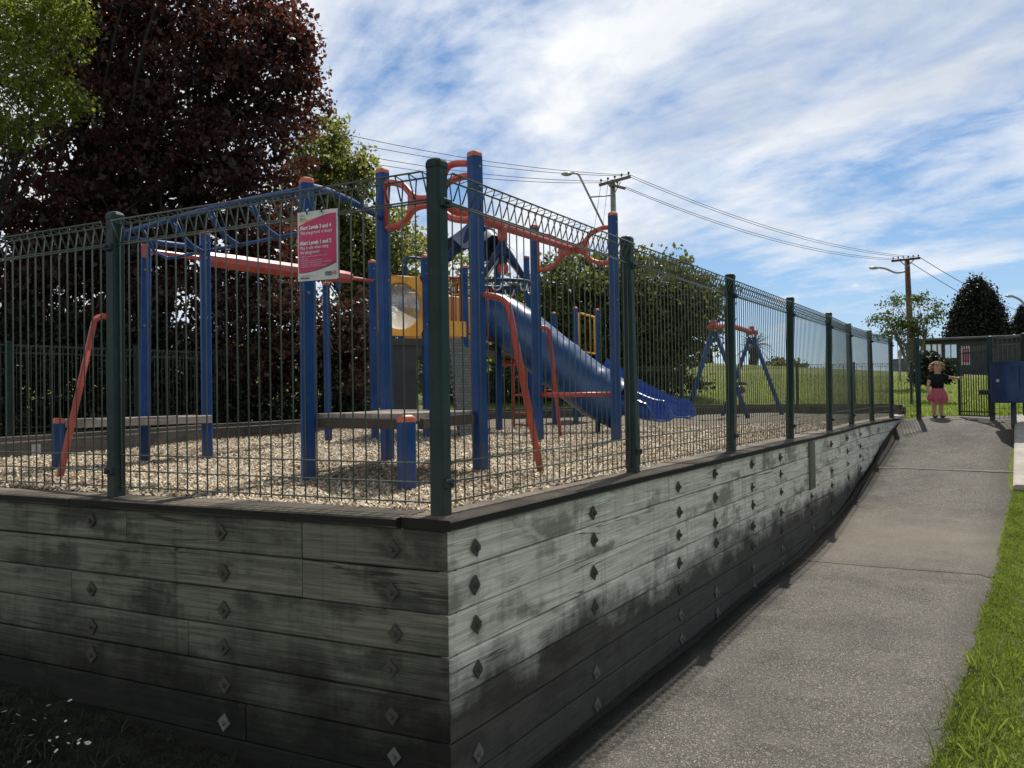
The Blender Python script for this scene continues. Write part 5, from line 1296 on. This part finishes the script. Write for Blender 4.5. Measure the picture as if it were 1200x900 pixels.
mb = MB(); mb.tube(fillet([V((s3.x, s3.y, float(terrain(s3.x, s3.y))-.3)), s3, D(1196, 351, Y3), D(1186, 347, Y3)], .4), [.1]*2+[.07]*(len(fillet([s3, s3, s3, s3], .4))-2) if False else .075, 8); mb.build('pole', M['grey'], l3)
mb = MB(); mb.sphere(D(1183, 347, Y3), .3, 12, 8, (1, .5, .32)); mb.build('lamp_head', M['lamp'], l3)
def cable(label, a, b, sag, r=.013, group='power cables'):
    mb = MB(); n = 24; mb.tube([a+(b-a)*(i/n)+V((0, 0, -sag*4*(i/n)*(1-i/n))) for i in range(n+1)], r, 5); tag(mb.build('power_cable', M['cable'], None, a), label, 'cable', group)
mid_l = 'overhead power cable strung between the grey pole and the brown pole'
for (ax_, ay_), (bx_, by_), nm in (((738.5, 205), (1077, 301), 'highest'), ((735, 206), (1070, 302), 'second highest'), ((733, 219), (1056, 303.5), 'third highest'), ((731, 220), (1047, 304.5), 'lowest')):
    cable(nm+' of four '+'power cables between the grey pole and the brown pole', D(ax_, ay_, Y1-.2), D(bx_, by_, Y2-.25), .75)
for (ax_, ay_), (bx_, by_), nm in (((738.5, 205), (330, 140), 'highest'), ((729, 206), (330, 150), 'second highest'), ((712, 212), (330, 163), 'third highest'), ((704, 214), (330, 172), 'lowest')):
    cable(nm+' of four power cables running from the grey pole towards the maple', D(ax_, ay_, Y1-.2), D(bx_, by_, 26), .35, .013)
for (ax_, ay_), (bx_, by_), nm in (((1077, 301), (1240, 382), 'upper'), ((1060, 303), (1240, 398), 'lower')):
    cable(nm+' of two power cables running from the brown pole towards the rounded cypress', D(ax_, ay_, Y2-.25), D(bx_, by_, 85), .5, .025)
for dx, (bx_, by_) in (('left', (690, 262)), ('right', (701, 262))):
    a_ = D(704 if dx == 'left' else 712, 217, Y1-.2); cable(('thin service cable dropping steeply from the outer end of the grey pole crossarm' if dx == 'left' else 'thin service cable dropping from the middle of the grey pole crossarm'), a_, D(bx_, by_+40, Y1+14), .2, .01)
# pale round sign and dark box beyond the short fence
rs = thing('road_sign', 'pale oblong road sign hanging beyond the short fence at the end of the wall', 'sign', tz(1054, 34))
c_ = D(1054, 415, 34); mb = MB(); mb.tube([c_+V((0, 0, .03)), V((c_.x, c_.y, float(terrain(c_.x, c_.y))-.2))], .03, 6); mb.build('sign_post', M['grey'], rs)
mb = MB(); seg = [(c_.x+.09*math.cos(g), c_.z+.2*math.sin(g)) for g in np.linspace(0, 6.283, 21)[:-1]]; mb.add([(x, c_.y-.05, z) for x, z in seg]+[(x, c_.y-.03, z) for x, z in seg], [tuple(range(20))[::-1], tuple(range(20, 40))]+[(i, (i+1) % 20, (i+1) % 20+20, i+20) for i in range(20)]); mb.build('sign_plate', M['concrete'], rs)
sh = thing('garden_shed', 'tiny dark shed on the skyline behind the short fence beside the gate', 'shed', tz(1062, 47))
c_ = D(1062, 430, 47); mb = MB(); mb.box(c_+V((0, .6, 0)), (.5, 1.2, .85)); mb.build('wall', M['housetrim'], sh); mb = MB(); mb.box(c_+V((0, .6, .46)), (.56, 1.3, .07)); mb.build('roof', M['housewall'], sh)

# ------------------------------------------------------------------ toddler
def skin(name, verts, edges, radii, mat, parent, org, sub=2, root_i=0):
    me = bpy.data.meshes.new(name); me.from_pydata([tuple(v) for v in verts], edges, [])
    o = bpy.data.objects.new(name, me); COL.objects.link(o)
    m_ = o.modifiers.new('s', 'SKIN'); 
    for i, r_ in enumerate(radii):
        d_ = me.skin_vertices[0].data[i]; d_.radius = r_ if isinstance(r_, tuple) else (r_, r_); d_.use_root = (i == root_i)
    s_ = o.modifiers.new('d', 'SUBSURF'); s_.levels = s_.render_levels = sub
    bpy.context.view_layer.update()
    m2 = bpy.data.meshes.new_from_object(o.evaluated_get(bpy.context.evaluated_depsgraph_get())); bpy.data.objects.remove(o); m2.name = name
    for p in m2.polygons: p.use_smooth = True
    mat4 = CH
    for v in m2.vertices: v.co = mat4 @ v.co - V(org)
    return finish(m2, name, mat, parent, V(org))
cpos = D(1099.5, 491, 12.5); cpos.z = float(zrs(sw(cpos.x, cpos.y)[0]))+.004
CH = Matrix.Translation(cpos) @ Matrix.Rotation(R(-4), 4, 'Z') @ Matrix.Scale(1.0, 4)
kid = thing('person', 'curly-haired toddler in black top and pink tutu holding the open gate', 'child', cpos)
bv_ = [(0, 0, .40), (0, -.005, .48), (0, 0, .575), (0, .0, .64), (0, -.004, .675), (0, -.008, .72), (0, -.012, .77), (0, -.004, .815), (0, .002, .85)]
br_ = [(.078, .065), (.078, .068), (.076, .058), (.05, .042), (.03, .03), (.052, .058), (.064, .072), (.061, .068), (.036, .04)]
be_ = [(i, i+1) for i in range(8)]
def addchain(frm, pts, rs):
    p_ = frm
    for v_, r_ in zip(pts, rs): bv_.append(v_); br_.append(r_); be_.append((p_, len(bv_)-1)); p_ = len(bv_)-1
    return p_
for sx_, kx in ((-1, .0), (1, .02)):
    addchain(0, [(sx_*.05, 0, .34), (sx_*.057, -.01+kx, .205), (sx_*.055, .005+kx, .12), (sx_*.055, 0.01+kx, .045), (sx_*.06, -.05+kx, .025), (sx_*.063, -.085+kx, .022)], [.055, .037, .034, .023, .024, .017])
w1 = addchain(3, [(-.1, 0, .63), (-.135, .0, .52), (-.15, -.02, .43), (-.148, -.035, .395)], [.032, .025, .018, .02])
hand_t = (.385, .1, .60)
w2 = addchain(3, [(.1, 0, .63), (.215, .02, .605), (.33, .07, .595), (.365, .09, .598)], [.032, .024, .017, .02])
for k in range(4):
    addchain(w1, [(-.158+.01*k*.9, -.045-.004*k, .37), (-.155+.01*k*.9, -.052, .345)], [.0075, .006])
    addchain(w2, [(.39, .085+.006*k, .615-.013*k), (.412, .095+.006*k, .61-.013*k), (.408, .115+.004*k, .606-.013*k)], [.0075, .0065, .006])
addchain(w1, [(-.13, -.05, .385), (-.126, -.06, .365)], [.008, .006]); addchain(w2, [(.37, .075, .622), (.385, .078, .635)], [.008, .006])
body = skin('body', bv_, be_, br_, M['skin'], kid, cpos)
mbp = lambda p: CH @ V(p)
mb = MB(); mb.sphere(mbp((0, -.079, .762)), .010, 8, 6, (1, 1, 1.1)); mb.build('nose', M['skin'], body)
for sx_ in (-1, 1):
    mb = MB(); mb.sphere(mbp((sx_*.026, -.074, .785)), .008, 8, 6, (1.2, .6, .9)); mb.build('eye', M['eye'], body)
    mb = MB(); mb.sphere(mbp((sx_*.064, .0, .772)), .016, 8, 6, (.5, .8, 1.2)); mb.build('ear', M['skin'], body)
mb = MB(); mb.tube([mbp((-.02, -.074, .744)), mbp((-.009, -.08, .738)), mbp((.009, -.08, .738)), mbp((.02, -.074, .744))], .004, 6); mb.build('mouth', M['lip'], body)
sv = [(0, 0, .405), (0, -.005, .5), (0, 0, .575), (0, 0, .635), (0, 0, .662), (-.1, 0, .632), (-.128, 0, .565), (.1, 0, .632), (.175, .015, .612)]
skin('shirt', sv, [(0, 1), (1, 2), (2, 3), (3, 4), (3, 5), (5, 6), (3, 7), (7, 8)], [(.095, .083), (.095, .085), (.095, .078), (.075, .064), .047, .046, .046, .046, .042], M['shirt'], kid, cpos)
mb = MB(); nT = 72
for lay, (r1, zb_t, ph) in enumerate(((.125, .255, 0), (.138, .275, 1.3), (.115, .24, 2.2), (.142, .3, .6))):
    vs = []
    for j in range(6):
        t_ = j/5; rr_ = .088+(r1-.088)*t_**.8; z_ = .445+(zb_t-.445)*t_
        for k in range(nT):
            g = 2*math.pi*k/nT; q = rr_*(1+.1*t_*math.sin(g*11+ph)+.05*t_*math.sin(g*17+ph*2)); vs.append(mbp((q*math.cos(g), q*.85*math.sin(g), z_+.012*t_*math.sin(g*7+ph))))
    mb.add(vs, [(j*nT+k, j*nT+(k+1) % nT, j*nT+nT+(k+1) % nT, j*nT+nT+k) for j in range(5) for k in range(nT)], True)
mb.build('tutu', M['tulle'], kid)
for sx_, kx in ((-1, 0), (1, .02)):
    mb = MB(); 
    mb.sphere(mbp((sx_*.06, -.035+kx, .018)), .05, 12, 8, (.62, 1.25, .42)); mb.tube([mbp((sx_*.06-.03, -.02+kx, .03)), mbp((sx_*.06, -.025+kx, .062)), mbp((sx_*.06+.03, -.02+kx, .03))], .008, 6); mb.build('shoe', M['shoe'], kid)
mb = MB(); rr2 = random.Random(5)
for k in range(420):
    g = rr2.uniform(0, 6.283); th = rr2.uniform(0, 2.25); dx, dy, dz = math.sin(th)*math.cos(g), math.sin(th)*math.sin(g), math.cos(th)
    if dy < -.25 and dz < .52: continue
    if dz < -.35 and dy < .1: continue
    c_ = V((dx*.068, .002+dy*.074, .785+dz*.07)); L_ = rr2.uniform(.03, .06); pts = []
    for j in range(9):
        t_ = j/8; a = t_*9+k; pts.append(mbp(c_+V((dx, dy, dz*.4-.55*t_))*(L_*t_)+V((math.cos(a)*.009, math.sin(a)*.009, 0))))
    mb.tube(pts, [.0055]*7+[.004, .002], 4)
mb.sphere(mbp((0, .012, .797)), .084, 14, 10, (.98, 1.0, .95)) if False else None
# scalp cap under the curls
vs = []; nu = 18
for j in range(8):
    th = j/7*1.75
    for i in range(nu):
        g = 2*math.pi*i/nu; dx, dy, dz = math.sin(th)*math.cos(g), math.sin(th)*math.sin(g), math.cos(th)
        if dy < -.1: dz = max(dz, .5+.25*(-dy)); 
        vs.append(mbp((dx*.069, .004+dy*.074, .786+dz*.071)))
mb.add(vs, [(j*nu+i, j*nu+(i+1) % nu, j*nu+nu+(i+1) % nu, j*nu+nu+i) for j in range(7) for i in range(nu)], True)
mb.build('hair', M['hair'], kid)

# ------------------------------------------------------------------ light and sky
EL = R(55); hx, hy = .37, .929; hn = math.hypot(hx, hy); hx /= hn; hy /= hn
S = V((hx*math.cos(EL), hy*math.cos(EL), math.sin(EL)))
sd = bpy.data.lights.new('sun', 'SUN'); sd.energy = 5.0; sd.angle = R(.53); sd.color = (1, .95, .87)
so = bpy.data.objects.new('sun', sd); COL.objects.link(so); so.rotation_euler = S.to_track_quat('Z', 'Y').to_euler(); so.location = (0, 0, 30)
wd = bpy.data.worlds.new('World'); SC.world = wd; wd.use_nodes = True; t = NT(wd.node_tree)
sky = t.n('ShaderNodeTexSky', sky_type='NISHITA', sun_disc=False, sun_elevation=EL, sun_rotation=math.atan2(hx, hy), altitude=20, air_density=1.0, dust_density=.1, ozone_density=3.0)
dr = t.n('ShaderNodeTexCoord').outputs['Generated']
sp = t.n('ShaderNodeSeparateXYZ', {'Vector': dr})
den = t.math('ADD', t.math('MAXIMUM', sp.outputs[2], 0.0), .16)
pl = t.n('ShaderNodeCombineXYZ', {0: t.math('DIVIDE', sp.outputs[0], den), 1: t.math('DIVIDE', sp.outputs[1], den), 2: 0.0}).outputs[0]
rot = t.map(pl, (1, 1, 1), (0, 0, R(-35)))
big = t.noise(t.map(rot, (.95, .45, 1), loc=(3.1, 1.7, 0)), 1.0, 4, .5, .2)
fine = t.noise(t.map(rot, (3.0, 1.55, 1), loc=(.4, 5.2, 0)), 1.0, 10, .6, .35)
puff = t.noise(t.map(pl, (7, 7, 1)), 1.0, 9, .62, .2)
# the cloud bank thins out low to the right
cov = t.n('ShaderNodeMapRange', {'Value': t.math('ADD', t.math('MULTIPLY', sp.outputs[2], 1.35), t.math('MULTIPLY', sp.outputs[0], -.34)), 'From Min': -.05, 'From Max': .4, 'To Min': -.22, 'To Max': .1}).outputs[0]
dens = t.math('ADD', t.math('ADD', t.math('MULTIPLY', big, .62), t.math('MULTIPLY', fine, .62)), t.math('ADD', t.math('MULTIPLY', puff, .2), cov))
gp_ = t.n('ShaderNodeVectorMath', {0: t.map(t.n('ShaderNodeVectorMath', {0: dr, 1: tuple(ray(515, 60).normalized())}, operation='SUBTRACT').outputs[0], (6.2, 6.2, 4.2))}, operation='LENGTH').outputs['Value']
dens = t.math('SUBTRACT', dens, t.math('MULTIPLY', t.ramp(gp_, [(0, 1), (.5, .6), (1, 0)]), .155))
mask = t.ramp(dens, [(.575, 0), (.68, .55), (.80, 1)])
# one small bright cloud low on the right
cd = ray(1002, 335).normalized()
dv = t.n('ShaderNodeVectorMath', {0: dr, 1: tuple(cd)}, operation='SUBTRACT').outputs[0]
dl = t.n('ShaderNodeVectorMath', {0: t.map(dv, (70, 70, 150))}, operation='LENGTH').outputs['Value']
spot = t.ramp(t.math('ADD', dl, t.math('MULTIPLY', t.noise(dr, 90, 4), .9)), [(.55, 1), (1.0, 0)])
mask = t.math('MAXIMUM', mask, t.math('MULTIPLY', spot, .9))
shade = t.noise(t.map(rot, (1.6, .9, 1), loc=(7, 2, 0)), 1.0, 6, .6)
cc = t.mix(t.ramp(shade, [(.35, 0), (.65, 1)]), (5.2, 5.7, 6.5), (8.0, 8.15, 8.4))
front = t.n('ShaderNodeMapRange', {'Value': sp.outputs[1], 'From Min': -.5, 'From Max': .35, 'To Min': .95, 'To Max': 1.0}).outputs[0]
clear = t.mix(.75, sky.outputs[0], t.mix(1.0, t.ramp(sp.outputs[2], [(.0, (.47, .65, .85)), (.12, (.32, .53, .82)), (.3, (.15, .33, .66)), (.6, (.09, .22, .48)), (1, (.05, .14, .34))]), (8.0, 8.0, 8.0), 'MULTIPLY'))
colr = t.mix(t.math('MULTIPLY', mask, front), clear, cc)
colr = t.mix(1.0, colr, t.ramp(sp.outputs[2], [(.45, 1.0), (.72, .3), (1, .25)]), 'MULTIPLY')  # sky overhead, out of view, dimmed to lower the ambient light
bg = t.n('ShaderNodeBackground', {'Color': colr, 'Strength': .125}); t.n('ShaderNodeOutputWorld', {'Surface': bg})
SC.view_settings.view_transform = 'Standard'; SC.view_settings.look = 'None'; SC.view_settings.exposure = 0; SC.view_settings.gamma = 1
SC.render.engine = 'CYCLES'
SC.cycles.max_bounces = 8; SC.cycles.transparent_max_bounces = 12; SC.cycles.use_denoising = True
SC.cycles.sample_clamp_indirect = 6
